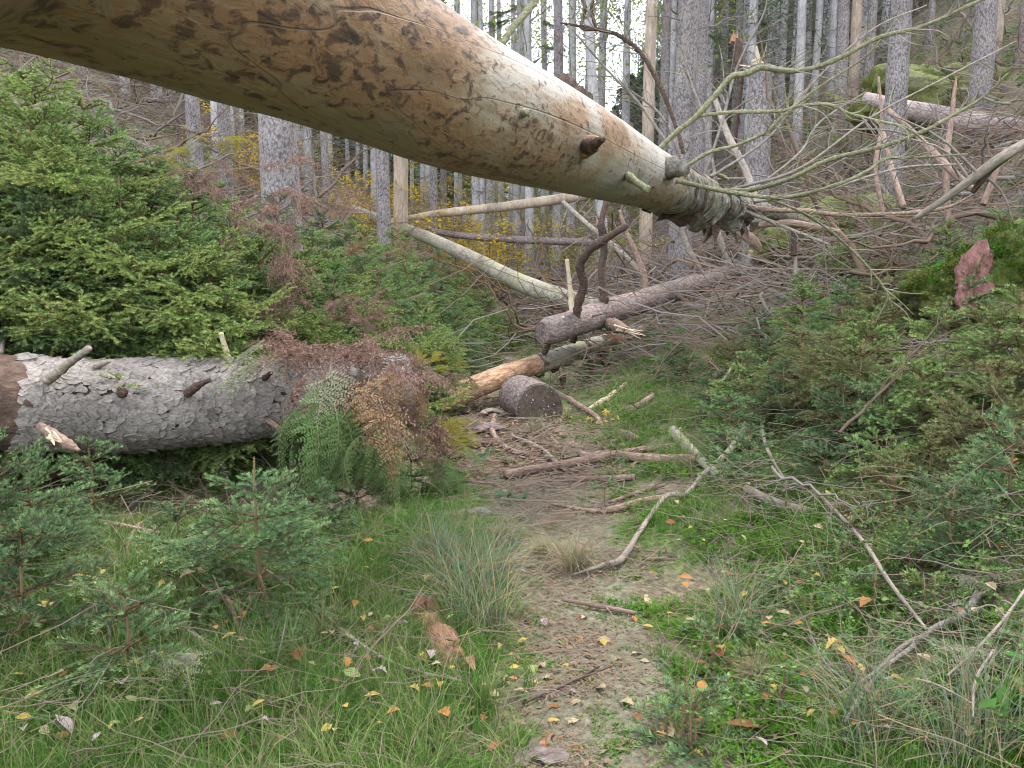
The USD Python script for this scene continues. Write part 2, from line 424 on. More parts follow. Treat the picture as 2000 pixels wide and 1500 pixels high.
leafy('moss_yellow', (.11, .13, .025), (.20, .22, .045), (.30, .30, .08), .2)
leafy('bilberry_leaf', (.17, .25, .07), (.33, .37, .13), (.54, .50, .20), .35)
leafy('herb_leaf', (.08, .16, .04), (.13, .23, .065), (.20, .30, .09), .3)
leafy('bramble_leaf', (.06, .12, .06), (.08, .16, .08), (.12, .20, .11), .2)
leafy('bracken_brown', (.26, .155, .12), (.48, .33, .275), (.64, .52, .45), .15, hue=.0)
leafy('bracken_tan', (.30, .19, .10), (.46, .33, .19), (.58, .47, .32), .25, hue=.0)
leafy('bracken_yellow', (.26, .22, .035), (.42, .34, .05), (.50, .42, .09), .35, hue=.0)
leafy('bracken_green', (.12, .19, .065), (.20, .28, .10), (.34, .37, .16), .3)
leafy('bracken_pale', (.28, .29, .18), (.42, .41, .28), (.55, .52, .39), .3)
leafy('leaf_yellow', (.50, .36, .10), (.62, .46, .14), (.66, .54, .22), .3, hue=.01)
leafy('leaf_orange', (.38, .17, .06), (.48, .25, .09), (.54, .32, .14), .25, hue=.01)
leafy('leaf_pale', (.36, .27, .17), (.48, .38, .26), (.55, .47, .34), .25, hue=.01)
leafy('leaf_mauve', (.34, .26, .26), (.44, .35, .34), (.50, .41, .40), .2, hue=.01)
leafy('leaf_brown', (.20, .09, .045), (.30, .15, .08), (.40, .24, .14), .15, hue=.01)
leafy('leaf_green_fallen', (.28, .32, .12), (.34, .38, .16), (.42, .44, .22), .3, hue=.01)
leafy('beech_yellow', (.48, .34, .04), (.66, .49, .07), (.70, .58, .16), .45, hue=.0)
leafy('birch_green', (.26, .30, .07), (.40, .40, .12), (.54, .48, .16), .45)
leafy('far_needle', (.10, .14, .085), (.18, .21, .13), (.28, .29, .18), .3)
leafy('litter', (.19, .13, .085), (.40, .30, .21), (.60, .52, .40), .1, hue=.0)
leafy('twig_litter', (.22, .16, .125), (.38, .31, .245), (.54, .47, .39), .0, hue=.0)
leafy('lichen_grey', (.42, .47, .44), (.55, .60, .57), (.66, .70, .66), .1, hue=.0)
leafy('twig_brown', (.13, .075, .04), (.19, .115, .065), (.25, .16, .09), .0, attr='tip')
leafy('brush_grey', (.20, .165, .145), (.33, .28, .25), (.46, .41, .37), .0, hue=.0)
leafy('brush_brown', (.17, .115, .085), (.29, .205, .155), (.42, .32, .25), .0, hue=.0)

# the ground: litter, moss and trodden path, mixed by where they lie
material('forest_floor', {
    'geo': ('geometry', {}), 'at': ('attribute', {'attribute': 'trodden'}),
    'n1': ('noise_texture', {'scale': 1.3, 'detail': 5.0, 'roughness': .6}), 'n2': ('noise_texture', {'scale': 26.0, 'detail': 5.0, 'roughness': .7}), 'n3': ('noise_texture', {'scale': 5.0, 'detail': 5.0, 'roughness': .65}),
    'lit': ('rgb_ramp', {'ramp': [(.3, (.04, .03, .02)), (.5, (.125, .095, .066)), (.7, (.25, .20, .145))]}),
    'mos': ('rgb_ramp', {'ramp': [(.3, (.022, .045, .008)), (.55, (.06, .10, .018)), (.75, (.12, .155, .04))]}),
    'mr': ('rgb_ramp', {'ramp': [(.42, (0, 0, 0)), (.58, (1, 1, 1))]}), 'm1': ('mix', {}), 'at2': ('attribute', {'attribute': 'mossy'}), 'mk': ('math', {'math_type': 'multiply'}),
    'pa': ('rgb_ramp', {'ramp': [(.28, (.06, .048, .034)), (.5, (.12, .105, .073)), (.7, (.21, .19, .135))]}),
    'pg': ('rgb_ramp', {'ramp': [(.3, (.06, .054, .038)), (.5, (.12, .116, .072)), (.7, (.19, .187, .12))]}),
    'pr': ('rgb_ramp', {'ramp': [(.40, (0, 0, 0)), (.56, (1, 1, 1))]}), 'm2': ('mix', {}),
    'ps': ('math', {'math_type': 'multiply_add', 'value2': .9}), 'pm': ('rgb_ramp', {'ramp': [(.62, (0, 0, 0)), (.86, (1, 1, 1))]}), 'm3': ('mix', {}),
    'bp': ('bump', {'strength': .8, 'distance': .03}), 'b': ('principled_bsdf', {'roughness': .95, 'specular_ior_level': .15}),
}, [('geo.position', 'n1.vector'), ('geo.position', 'n2.vector'), ('geo.position', 'n3.vector'), ('n2.fac', 'lit.fac'), ('n2.fac', 'mos.fac'), ('n1.fac', 'mr.fac'), ('mr.color', 'mk.value1'), ('at2.fac', 'mk.value2'), ('mk.value', 'm1.fac'),
    ('lit.color', 'm1.color1'), ('mos.color', 'm1.color2'), ('n2.fac', 'pa.fac'), ('n2.fac', 'pg.fac'), ('n3.fac', 'pr.fac'), ('pr.color', 'm2.fac'), ('pa.color', 'm2.color1'), ('pg.color', 'm2.color2'),
    ('at.fac', 'ps.value1'), ('n3.fac', 'ps.value3'), ('ps.value', 'pm.fac'), ('pm.color', 'm3.fac'), ('m1.color', 'm3.color1'), ('m2.color', 'm3.color2'), ('m3.color', 'b.base_color'),
    ('n2.fac', 'bp.height'), ('bp.normal', 'b.normal')], 'b.BSDF')

# ------------------------------------------------------------------ the ground sheet
def lines(lo, hi, a, b, fine, grow):
    core = list(np.arange(a, b, fine))
    out, st, x = [], fine, b
    while x < hi:
        out.append(x)
        st *= grow
        x += st
    out.append(hi)
    low, st, x = [], fine, a
    while x > lo:
        st *= grow
        x -= st
        low.append(max(x, lo))
    return np.array(low[::-1] + core + out)


tx, ty = lines(-300, 300, -3.2, 4.2, .06, 1.07), lines(-8, 315, 1.2, 9.5, .06, 1.05)
TX, TY = np.meshgrid(tx, ty)
TZ = H(TX.ravel(), TY.ravel())
TZ = np.where(np.abs(TX.ravel()) > 60, TZ + .15 * (np.abs(TX.ravel()) - 60), TZ) + np.where(TY.ravel() > 120, .05 * (TY.ravel() - 120), 0)
ii, jj = np.meshgrid(np.arange(len(ty) - 1), np.arange(len(tx) - 1), indexing='ij')
q = (ii * len(tx) + jj).ravel()
gf = np.vstack([np.stack([q, q + 1, q + 1 + len(tx)], 1), np.stack([q, q + 1 + len(tx), q + len(tx)], 1)])
tr = np.clip(1.25 - np.abs(TX.ravel() - path_x(TY.ravel())) / (path_w(TY.ravel()) * .8), 0, 1) * np.clip((17 - TY.ravel()) / 4, 0, 1)
mesh('/World', 'ground', (np.stack([TX.ravel(), TY.ravel(), TZ], 1), gf), 'forest_floor', prim={'trodden': tr, 'mossy': np.clip(1.25 - (np.hypot(TX.ravel(), TY.ravel()) - 6) / 9, .6, 1)}, kind='structure')
# ------------------------------------------------------------------ trunks lying about
def path3(px):
    """[(px, py, depth, radius in photo pixels)] -> points and radii in metres."""
    a = np.asarray(px, float)
    return np.array([P(x, y, d) for x, y, d, r in a]), a[:, 3] * a[:, 2] / FPX


def lying(name, pts, rad, mat, label, cat='fallen tree', n=120, sides=64, rough=.05, part_name='trunk', lump=3.0, seed=1):
    """A thing whose local x axis runs along the trunk; returns (path, frame, dense axis, dense radii)."""
    pr = spl(np.column_stack([pts, rad]), n)
    ax, r = pr[:, :3], np.maximum(pr[:, 3], .002)
    m = basis(pts[0], pts[-1] - pts[0])
    t = thing(name, label, cat, mat=m)
    v, f = tube(ax, r, sides, True, rough, seed, lump)
    mesh(t, part_name, (local(m, v), f), mat)
    return t, m, ax, r


def limb(t, m, name, px, mat, n=None, sides=8, rough=.12, seed=0, label=None, pts=None, rad=None):
    if pts is None:
        pts, rad = path3(px)
    n = n or 7 * len(pts)
    pr = spl(np.column_stack([pts, rad]), n)
    nodes = 1 + .22 * (np.random.default_rng(seed + 5).random(n) < .16)
    v, f = tube(pr[:, :3], np.maximum(pr[:, 3] * nodes, .0012), sides, True, rough * 1.5, seed, 30.0)
    mesh(t, name, (local(m, v), f), mat, label=label)
    return pr


def shards(t, m, p0, d, w, mat, n=6, seed=0, L=.2, name='splinter'):
    g = np.random.default_rng(seed)
    d = nrm(d)
    for k in range(n):
        o = p0 + g.normal(0, 1, 3) * w * .5
        e = o + nrm(d + g.normal(0, .16, 3)) * L * g.uniform(.4, 1)
        s = nrm(np.cross(d, g.normal(0, 1, 3))) * w * g.uniform(.15, .4)
        u = nrm(np.cross(d, s)) * w * .12
        v = np.array([o - s - u, o + s - u, o + s + u, o - s + u, e - s * .25, e + s * .2])
        f = np.array([[0, 1, 4], [1, 5, 4], [1, 2, 5], [2, 3, 5], [3, 4, 5], [3, 0, 4], [0, 3, 2], [0, 2, 1]])
        mesh(t, name, (local(m, v), f), mat, smooth=False)


# 1. the debarked trunk overhead
px = [(-560, -500, .80), (-200, -318, 1.18), (78, -203, 1.42), (430, -36, 1.80), (696, 98, 2.2), (934, 213, 2.75), (1143, 295, 3.85), (1287, 357, 5.4)]
rr = [.275, .272, .27, .258, .236, .222, .211, .187]
ptA = np.array([P(*a) for a in px])
bigT, bm, bax, brad = lying('overhead_tree', ptA, np.array(rr), 'debarked_trunk', 'huge pale debarked trunk hanging across the top of the view, blotched brown', n=260, sides=120, rough=.035, lump=2.2)
# the barked end part
px2 = [(1282, 359, 5.36, 53), (1343, 380, 6.1, 45), (1373, 392, 6.6, 39), (1406, 401, 7.1, 32), (1440, 405, 7.7, 25), (1475, 408, 8.1, 17), (1540, 424, 8.9, 10), (1600, 445, 9.8, 6)]
p2, r2 = path3(px2)
pr = spl(np.column_stack([p2, r2]), 160)
g = np.random.default_rng(3)
ridge = 1 + .05 * np.repeat(g.normal(0, 1, 40), 4) * np.linspace(0, 1, 160)
v, f = tube(pr[:, :3], pr[:, 3] * ridge, 48, True, .20, 8, 9.0)
mesh(bigT, 'bark_sleeve', (local(bm, v), f), 'bark_ragged')


def band(t, m, p, d, r, w, mat, seed, name='bark_ring', arc=(0, 2 * PI), flap=0.0):
    """A ragged curl of bark round a trunk."""
    g = np.random.default_rng(seed)
    d = nrm(d)
    a = nrm(np.cross(d, [0, 0, 1]))
    b = np.cross(a, d)
    n = 26
    ang = np.linspace(arc[0], arc[1], n)
    e1, e2 = gaussian_filter(g.normal(0, 1, n), 1) * w * .5, gaussian_filter(g.normal(0, 1, n), .6) * w * .9
    rd = np.cos(ang)[:, None] * a + np.sin(ang)[:, None] * b
    fl = flap * np.clip(-np.sin(ang), 0, 1) ** 2 * (.5 + g.random(n))
    i1 = p + rd * (r * 1.0) + d * (-w / 2 + e1)[:, None]
    o1 = p + rd * (r * 1.07) + d * (-w / 2 + e1)[:, None]
    o2 = p + rd * (r * 1.10 + fl[:, None]) + d * (w / 2 + e2)[:, None] - np.array([0, 0, 1]) * fl[:, None] * .5
    i2 = p + rd * (r * 1.0 + fl[:, None] * .9) + d * (w / 2 + e2)[:, None] - np.array([0, 0, 1]) * fl[:, None] * .5
    v = np.stack([i1, o1, o2, i2], 1).reshape(-1, 3)
    f = []
    for i in range(n - 1):
        for k in range(4):
            A, B, C, D = 4 * i + k, 4 * i + (k + 1) % 4, 4 * i + 4 + (k + 1) % 4, 4 * i + 4 + k
            f += [[A, B, C], [A, C, D]]
    mesh(t, name, (local(m, v), np.array(f)), mat, smooth=False)


for k, (x, y, d, r, w, fl) in enumerate([(1289, 361, 5.42, .184, .10, .02), (1310, 369, 5.7, .180, .03, .04), (1353, 384, 6.25, .173, .03, .06), (1333, 376, 6.0, .176, .05, .10), (1370, 391, 6.55, .166, .06, .16), (1393, 398, 6.9, .156, .05, .05), (1420, 401, 7.3, .15, .08, .20), (1450, 406, 7.85, .115, .06, .10)]):
    band(bigT, bm, P(x, y, d), p2[4] - p2[0], r, w, 'bark_dark_branch' if k % 2 else 'bark_ragged', 20 + k, arc=((0.0, 2 * PI) if k else (.2, 4.2)), flap=fl * .35)
g = np.random.default_rng(8)
for k, (x, y, d, L) in enumerate([(1312, 425, 5.7, .10), (1345, 430, 6.1, .12), (1380, 440, 6.7, .16), (1398, 450, 6.9, .20), (1425, 452, 7.4, .16), (1450, 450, 7.7, .13), (1475, 448, 8.1, .14)]):     # rags of bark hanging below
    a = P(x, y - 14, d)
    for q_ in range(2):
        e = a + np.array([g.normal(0, .05), g.normal(0, .04), -L * g.uniform(.6, 1.1)])
        s = np.array([.045, .01, .0]) * g.uniform(.5, 1.3)
        o = np.array([0, .012, 0])
        v = np.array([a - s, a + s, (a + e) / 2 + s * 1.1, e, (a + e) / 2 - s * .8, a - s + o, a + s + o, (a + e) / 2 + s * 1.1 + o, e + o, (a + e) / 2 - s * .8 + o])
        f = [[0, 1, 2], [0, 2, 4], [4, 2, 3], [5, 7, 6], [5, 9, 7], [9, 8, 7]] + [x_ for i in range(5) for x_ in ([i, i + 5, (i + 1) % 5], [(i + 1) % 5, i + 5, (i + 1) % 5 + 5])]
        mesh(bigT, 'hanging_bark', (local(bm, v), np.array(f)), 'bark_dark_branch', smooth=False)
# bark remnants on its top edge
for k, (x, y, d) in enumerate([(1096, 158, 3.42), (1110, 168, 3.5), (1127, 181, 3.6), (1142, 192, 3.7), (1192, 226, 4.15), (1225, 248, 4.4)]):
    c = P(x, y + 9, d)
    L = [.05, .07, .06, .05, .04, .04][k]
    dd = nrm(ptA[6] - ptA[5])
    up = np.array([0, 0, 1.0])
    v = np.array([c - dd * L + up * .0, c + dd * L - up * .01, c + dd * L * .6 + up * .035, c - dd * L * .3 + up * .045])
    v = np.vstack([v, v + nrm(np.cross(dd, up)) * .03])
    f = [[0, 1, 2], [0, 2, 3], [4, 6, 5], [4, 7, 6]] + [x_ for i in range(4) for x_ in ([i, i + 4, (i + 1) % 4], [(i + 1) % 4, i + 4, (i + 1) % 4 + 4])]
    mesh(bigT, 'bark_remnant', (local(bm, v), np.array(f)), 'bark_under', smooth=False)
# knots and stubs
limb(bigT, bm, 'knot', [(1100, 284, 3.28, 32), (1136, 286, 3.20, 25), (1160, 281, 3.10, 14)], 'wood_orange', sides=14)
limb(bigT, bm, 'branch_stub', [(1140, 290, 3.18, 14), (1161, 281, 3.05, 12), (1178, 272, 2.96, 5)], 'bark_dark_branch', sides=10, label='short black broken branch stub on a rusty knot')
limb(bigT, bm, 'branch_stub', [(1213, 334, 4.0, 8), (1238, 352, 3.8, 7.5), (1266, 371, 3.68, 6.5)], 'bark_olive', sides=8)
limb(bigT, bm, 'branch_stub', [(1268, 350, 5.0, 32), (1288, 336, 4.85, 27), (1312, 328, 4.68, 19), (1342, 333, 4.62, 12)], 'bark_ragged', sides=14, rough=.2, label='thick crooked grey branch stub at the edge of the bark')
limb(bigT, bm, 'bark_hole', [(1276, 328, 4.86, 8), (1270, 350, 4.80, 12), (1262, 374, 4.80, 8)], 'wood_cut_dark', sides=8)
limb(bigT, bm, 'knot', [(1020, 222, 2.60, 8), (1030, 218, 2.50, 6)], 'bark_grey_smooth', sides=8)
limb(bigT, bm, 'branch', [(980, 88, 2.85, 6.5), (1000, 55, 2.9, 6), (1025, 28, 2.95, 6.5), (1050, -5, 3.0, 6), (1078, -60, 3.1, 5)], 'bark_olive', sides=10)
BR = [  # main living-looking olive branches, sweeping to the right
    [(1288, 290, 5.4, 6), (1325, 255, 5.3, 6), (1360, 227, 5.2, 6.5), (1398, 185, 5.1, 6.5), (1428, 150, 5.05, 6.5), (1460, 143, 5.0, 7), (1488, 132, 5.0, 7), (1540, 138, 5.0, 6), (1590, 132, 4.95, 5.5), (1650, 108, 4.9, 5.5), (1720, 72, 4.8, 5), (1800, 52, 4.7, 4.5), (1910, 3, 4.6, 4), (1990, -30, 4.5, 3)],
    [(1363, 226, 5.2, 4), (1430, 219, 5.1, 4), (1520, 217, 5.0, 3.6), (1560, 207, 5.0, 3.4), (1618, 204, 4.9, 3.4), (1660, 222, 4.9, 3), (1715, 236, 4.85, 3), (1770, 250, 4.8, 2.4), (1808, 278, 4.8, 1.5)],
    [(1340, 325, 5.3, 4.5), (1385, 298, 5.2, 4.5), (1440, 283, 5.1, 4), (1495, 258, 5.0, 4), (1530, 225, 5.0, 3.4), (1600, 170, 5.0, 3), (1690, 110, 4.9, 2.4), (1760, 30, 4.8, 1.8)],
    [(1400, 372, 6.0, 5), (1470, 370, 5.8, 5), (1545, 348, 5.6, 5.2), (1620, 312, 5.4, 5), (1720, 287, 5.2, 4.6), (1800, 258, 5.0, 4.4), (1860, 226, 4.9, 4), (1920, 190, 4.8, 3.4), (1970, 142, 4.7, 2.2)],
    [(1920, 190, 4.8, 3), (1945, 200, 4.75, 2.8), (1974, 203, 4.7, 2.4)],
    [(1298, 348, 5.0, 4.6), (1360, 362, 4.95, 5), (1430, 376, 4.9, 4.8), (1510, 386, 4.9, 4.6), (1575, 378, 4.85, 4.2), (1650, 355, 4.8, 4), (1700, 330, 4.8, 3.6), (1730, 310, 4.8, 3.2), (1800, 307, 4.75, 2.6), (1890, 301, 4.7, 1.8)],
    [(1730, 311, 4.8, 2), (1755, 280, 4.8, 1.8), (1761, 250, 4.8, 1.2)],
    [(1500, 388, 4.9, 3), (1560, 412, 5.0, 3), (1620, 450, 5.1, 3), (1680, 505, 5.2, 2.8), (1725, 560, 5.3, 2.6), (1742, 598, 5.35, 1.8)],
    [(1440, 400, 7.4, 6), (1500, 410, 7.2, 5.6), (1570, 412, 7.0, 5.4), (1650, 420, 6.9, 5), (1760, 417, 6.8, 4.4), (1850, 405, 6.7, 3.4), (1900, 380, 6.6, 2)],
    [(1430, 402, 7.4, 4.6), (1500, 430, 7.2, 4.2), (1560, 455, 7.1, 4), (1620, 478, 7.0, 2.4)],
    [(1420, 350, 6.9, 4.6), (1400, 340, 6.7, 4.4), (1385, 345, 6.6, 3.2)],
]
for k, b in enumerate(BR):
    limb(bigT, bm, 'branch', [(x_, y_, d_, r_ * .85) for x_, y_, d_, r_ in b], ['bark_olive', 'bark_olive', 'bark_olive', 'bark_olive', 'bark_olive', 'bark_olive', 'bark_olive', 'bark_olive', 'bark_brown_stick', 'bark_grey_stick', 'bark_olive'][k], sides=8, rough=.1, seed=k)
DK = [  # dead, dark ones behind
    [(1335, 300, 5.6, 4.2), (1325, 262, 5.6, 4), (1295, 180, 5.6, 4.4), (1262, 118, 5.6, 4.6), (1240, 92, 5.6, 4.6), (1222, 78, 5.6, 4.6), (1200, 65, 5.6, 4), (1165, 57, 5.6, 3.6), (1140, 52, 5.6, 3), (1095, 45, 5.6, 2)],
    [(1165, 57, 5.6, 3.4), (1136, 54, 5.6, 3.6), (1143, 15, 5.6, 3.8), (1133, -10, 5.6, 2.6), (1128, -40, 5.6, 1.6)],
    [(1166, 60, 5.6, 3), (1160, 40, 5.6, 3.4), (1156, 15, 5.6, 3), (1164, -20, 5.6, 2)],
    [(1310, 290, 5.9, 3), (1250, 205, 5.9, 2.6), (1180, 130, 5.9, 2.2), (1120, 60, 5.9, 1.4)],
    [(1330, 310, 6, 3), (1300, 240, 6, 2.6), (1270, 205, 6, 2.4), (1205, 160, 6, 1.6)],
    [(1375, 345, 6.3, 3), (1410, 240, 6.3, 2.6), (1440, 130, 6.3, 2.2), (1490, 30, 6.3, 1.6), (1500, -20, 6.3, 1)],
    [(1390, 345, 6.6, 2.6), (1500, 270, 6.6, 2.4), (1580, 170, 6.6, 2), (1700, 60, 6.6, 1.6), (1810, 10, 6.6, 1)],
    [(1430, 370, 7.2, 3), (1560, 330, 7.2, 2.6), (1700, 230, 7.2, 2.2), (1850, 150, 7.2, 1.8), (1985, 80, 7.2, 1)],
    [(1400, 360, 6.8, 2.6), (1375, 230, 6.8, 2.4), (1340, 130, 6.8, 2), (1335, 20, 6.8, 1.2)],
    [(1460, 380, 7.6, 2.6), (1560, 300, 7.6, 2.4), (1600, 240, 7.6, 2), (1690, 180, 7.6, 1.2)],
    [(1470, 395, 7.8, 3), (1600, 375, 7.8, 2.8), (1750, 330, 7.8, 2.2), (1880, 320, 7.8, 1.4)],
]
for k, b in enumerate(DK):
    limb(bigT, bm, 'dead_branch', b, 'bark_dark_branch' if k < 3 else 'bark_grey_brush', sides=6, rough=.1, seed=30 + k)
# side twigs of those branches, each its own piece
g = np.random.default_rng(12)
for k in range(430):
    b = (BR + DK)[g.integers(0, len(BR) + len(DK))]
    if len(b) < 4:
        continue
    pts, rad = path3(b)
    dn = spl(np.column_stack([pts, rad]), 60)
    i = g.integers(12, 56)
    t0 = nrm(dn[min(i + 1, 59), :3] - dn[i - 1, :3])
    side = nrm(np.cross(t0, g.normal(0, 1, 3)))
    L = g.uniform(.12, .75) * (1.1 - i / 75)
    d0 = nrm(t0 * .8 + side * .8 + np.array([0, 0, -.05]))
    d1 = nrm(d0 + g.normal(0, .35, 3))
    a = dn[i, :3]
    limb(bigT, bm, 'twig', None, 'bark_olive' if g.random() < .55 else 'bark_grey_brush', n=7, sides=5, pts=np.array([a, a + d0 * L * .5, a + d0 * L * .5 + d1 * L * .5]), rad=np.array([min(dn[i, 3] * .5, .0045), .0028, .0014]))

# 2. second fallen trunk, butt towards us, propped up above the path
px = [(1058, 650, 9.3, 26), (1078, 645, 9.4, 27), (1130, 628, 9.8, 26.5), (1200, 605, 10.4, 25), (1280, 580, 11.2, 22), (1370, 551, 12.4, 19), (1460, 524, 14.2, 15), (1540, 503, 16.2, 12)]
p_, r_ = path3(px)
r_[0] *= .80
sec, sm, sax, srad = lying('fallen_tree', p_, r_, 'bark_second', 'reddish grey barked trunk propped up over the path on stub branches', n=140, sides=40, rough=.06, lump=5, seed=4)
v, f = tube(np.array([P(1508, 512, 15.4), P(1538, 503, 16.15)]), np.array([.136, .128]), 24)
mesh(sec, 'bare_end', (local(sm, v), f), 'wood_pale')
limb(sec, sm, 'branch', [(1125, 626, 9.6, 8), (1130, 590, 9.5, 8), (1140, 555, 9.4, 9), (1133, 520, 9.3, 8.5), (1150, 490, 9.2, 8), (1185, 465, 9.1, 7.5), (1226, 440, 9.0, 5.5)], 'bark_dark_branch', n=40, sides=10, label='crooked dark red brown branch bending to the right')
limb(sec, sm, 'branch', [(1178, 602, 10.1, 10), (1180, 575, 10.1, 8), (1174, 530, 10.1, 7), (1180, 485, 10.1, 7), (1174, 440, 10.0, 6.5), (1184, 395, 10.0, 5)], 'bark_dark_branch', n=30, sides=10, label='upright dark branch')
limb(sec, sm, 'branch', [(1117, 612, 9.9, 5), (1113, 560, 9.9, 4.5), (1107, 506, 9.9, 3.5)], 'wood_pale', label='thin pale dead branch')
limb(sec, sm, 'branch', [(1262, 568, 11.1, 6), (1255, 530, 11.1, 6), (1240, 490, 11.1, 5), (1222, 450, 11.1, 4), (1210, 410, 11.1, 3)], 'bark_brown_stick')
limb(sec, sm, 'branch', [(1378, 548, 12.3, 5.5), (1360, 515, 12.2, 5.5), (1338, 470, 12.1, 5), (1326, 430, 12.0, 4.5)], 'bark_grey_stick')
limb(sec, sm, 'branch', [(1428, 525, 13.2, 6), (1415, 490, 13.1, 6), (1402, 455, 13, 5)], 'bark_grey_stick')
limb(sec, sm, 'branch', [(1452, 545, 13.3, 6), (1462, 510, 13.2, 6), (1468, 490, 13.2, 5)], 'bark_grey_stick')
limb(sec, sm, 'branch_stub', [(1190, 632, 10.0, 12), (1210, 640, 9.8, 11), (1225, 646, 9.7, 7)], 'bark_brown_stick', sides=10)
shards(sec, sm, P(1205, 640, 9.75), P(1275, 662, 9.5) - P(1205, 640, 9.75), .06, 'wood_pale', 7, 2, .48)
shards(sec, sm, P(1185, 655, 9.85), P(1250, 662, 9.5) - P(1190, 655, 9.75), .06, 'wood_rotten', 5, 3, .45)
g = np.random.default_rng(5)
for k in range(16):
    i = int(g.integers(20, 125))
    a = sax[i]
    dd = nrm(np.array([g.normal(0, .5), -.6, g.choice([-1, 1]) * g.uniform(.2, 1)]))
    limb(sec, sm, 'twig', None, 'bark_dark_branch', n=6, sides=5, pts=np.array([a + dd * srad[i] * .8, a + dd * (srad[i] + g.uniform(.04, .18)) + np.array([g.normal(0, .03), 0, -.03])]), rad=np.array([.012, .006]))
for k in range(9):                              # small white bracket fungi
    c = sax[24 + k] + np.array([0, -1, .0]) * srad[24] * .95 + np.array([g.normal(0, .05), 0, g.normal(0, .09)])
    v, f = tube(np.array([c, c + [0, -.03, 0]]), [.016, .010], 7)
    mesh(sec, 'fungus', (local(sm, v), f), 'fungus_white')

# 3. third trunk, half stripped, lower end on the ground
px = [(850, 790, 8.2, 18), (868, 781, 8.3, 23), (920, 760, 8.6, 23), (1000, 728, 9.1, 20), (1075, 703, 9.8, 18)]
p_, r_ = path3(px)
thi, tm_, tax, trad = lying('fallen_tree', p_, r_, 'wood_orange', 'half stripped trunk with orange bare wood lying across the path', n=90, sides=40, rough=.06, lump=6, seed=6)
px = [(1045, 713, 9.5, 19.8), (1090, 698, 9.95, 18.5), (1140, 681, 10.6, 17), (1200, 661, 11.4, 14.5), (1262, 642, 12.4, 11)]
p_, r_ = path3(px)
pr = spl(np.column_stack([p_, r_]), 60)
v, f = tube(pr[:, :3], pr[:, 3] * (1 + .02 * np.sin(np.arange(60) * 1.3)), 36, True, .06, 3, 5)
mesh(thi, 'bark_sleeve', (local(tm_, v), f), 'bark_grey_smooth')
for k, (x, y, d, r) in enumerate([(1048, 713, 9.52, .121), (1078, 702, 9.85, .12), (1105, 692, 10.2, .118), (1135, 682, 10.55, .115), (1168, 671, 11, .11)]):
    band(thi, tm_, P(x, y, d), p_[2] - p_[0], r, .05, 'bark_under', 60 + k, flap=.02)
band(thi, tm_, P(938, 753, 8.72), tax[40] - tax[30], .122, .30, 'bark_brown_stick', 71, name='bark_strip', arc=(.6, 2.4))
band(thi, tm_, P(968, 741, 8.92), tax[45] - tax[35], .119, .24, 'bark_grey_stick', 72, name='bark_strip', arc=(1.3, 2.6))
g = np.random.default_rng(6)
for k, (x, y, d, ex, ey) in enumerate([(1062, 690, 9.55, 1078, 664), (1118, 668, 10.1, 1128, 645), (1100, 735, 9.9, 1098, 760), (1152, 705, 10.5, 1156, 735), (1020, 740, 9.1, 1010, 720), (1172, 690, 10.9, 1190, 712), (1185, 650, 11, 1196, 632)]):
    limb(thi, tm_, 'branch_stub', [(x, y, d, 7), ((x + ex) / 2, (y + ey) / 2, d - .04, 5), (ex, ey, d - .08, 2)], 'bark_dark_branch', sides=6)

# 4. the big scaly trunk on the left
px = [(-260, 770, 4.55, 92), (-120, 778, 4.7, 92), (0, 786, 4.85, 90), (90, 790, 5.0, 88), (250, 792, 5.25, 85), (400, 784, 5.5, 80), (560, 772, 5.8, 75), (700, 762, 6.15, 68), (800, 756, 6.4, 62)]
def girth(u, th):
    return 1 + .16 * (meshkit.fbm(np.stack([u * 2.2 + 0 * th, np.cos(th) * .9 + 5 + 0 * u, np.sin(th) * .9 + 0 * u], -1), 3, 17) - .5)


p_, r_ = path3(px)
lef, lm, lax, lrad = lying('fallen_tree', p_, r_, 'bark_under', 'thick trunk with grey scaly bark lying on the left under the spruces', n=120, sides=64, rough=.03, seed=7)
t_, a_, b_ = frames(lax)
gl = np.random.default_rng(7)
flakes = []
NU = 75
clen = np.linspace(0, np.linalg.norm(lax[-1] - lax[0]), 120)
u = clen[0]
rows = []
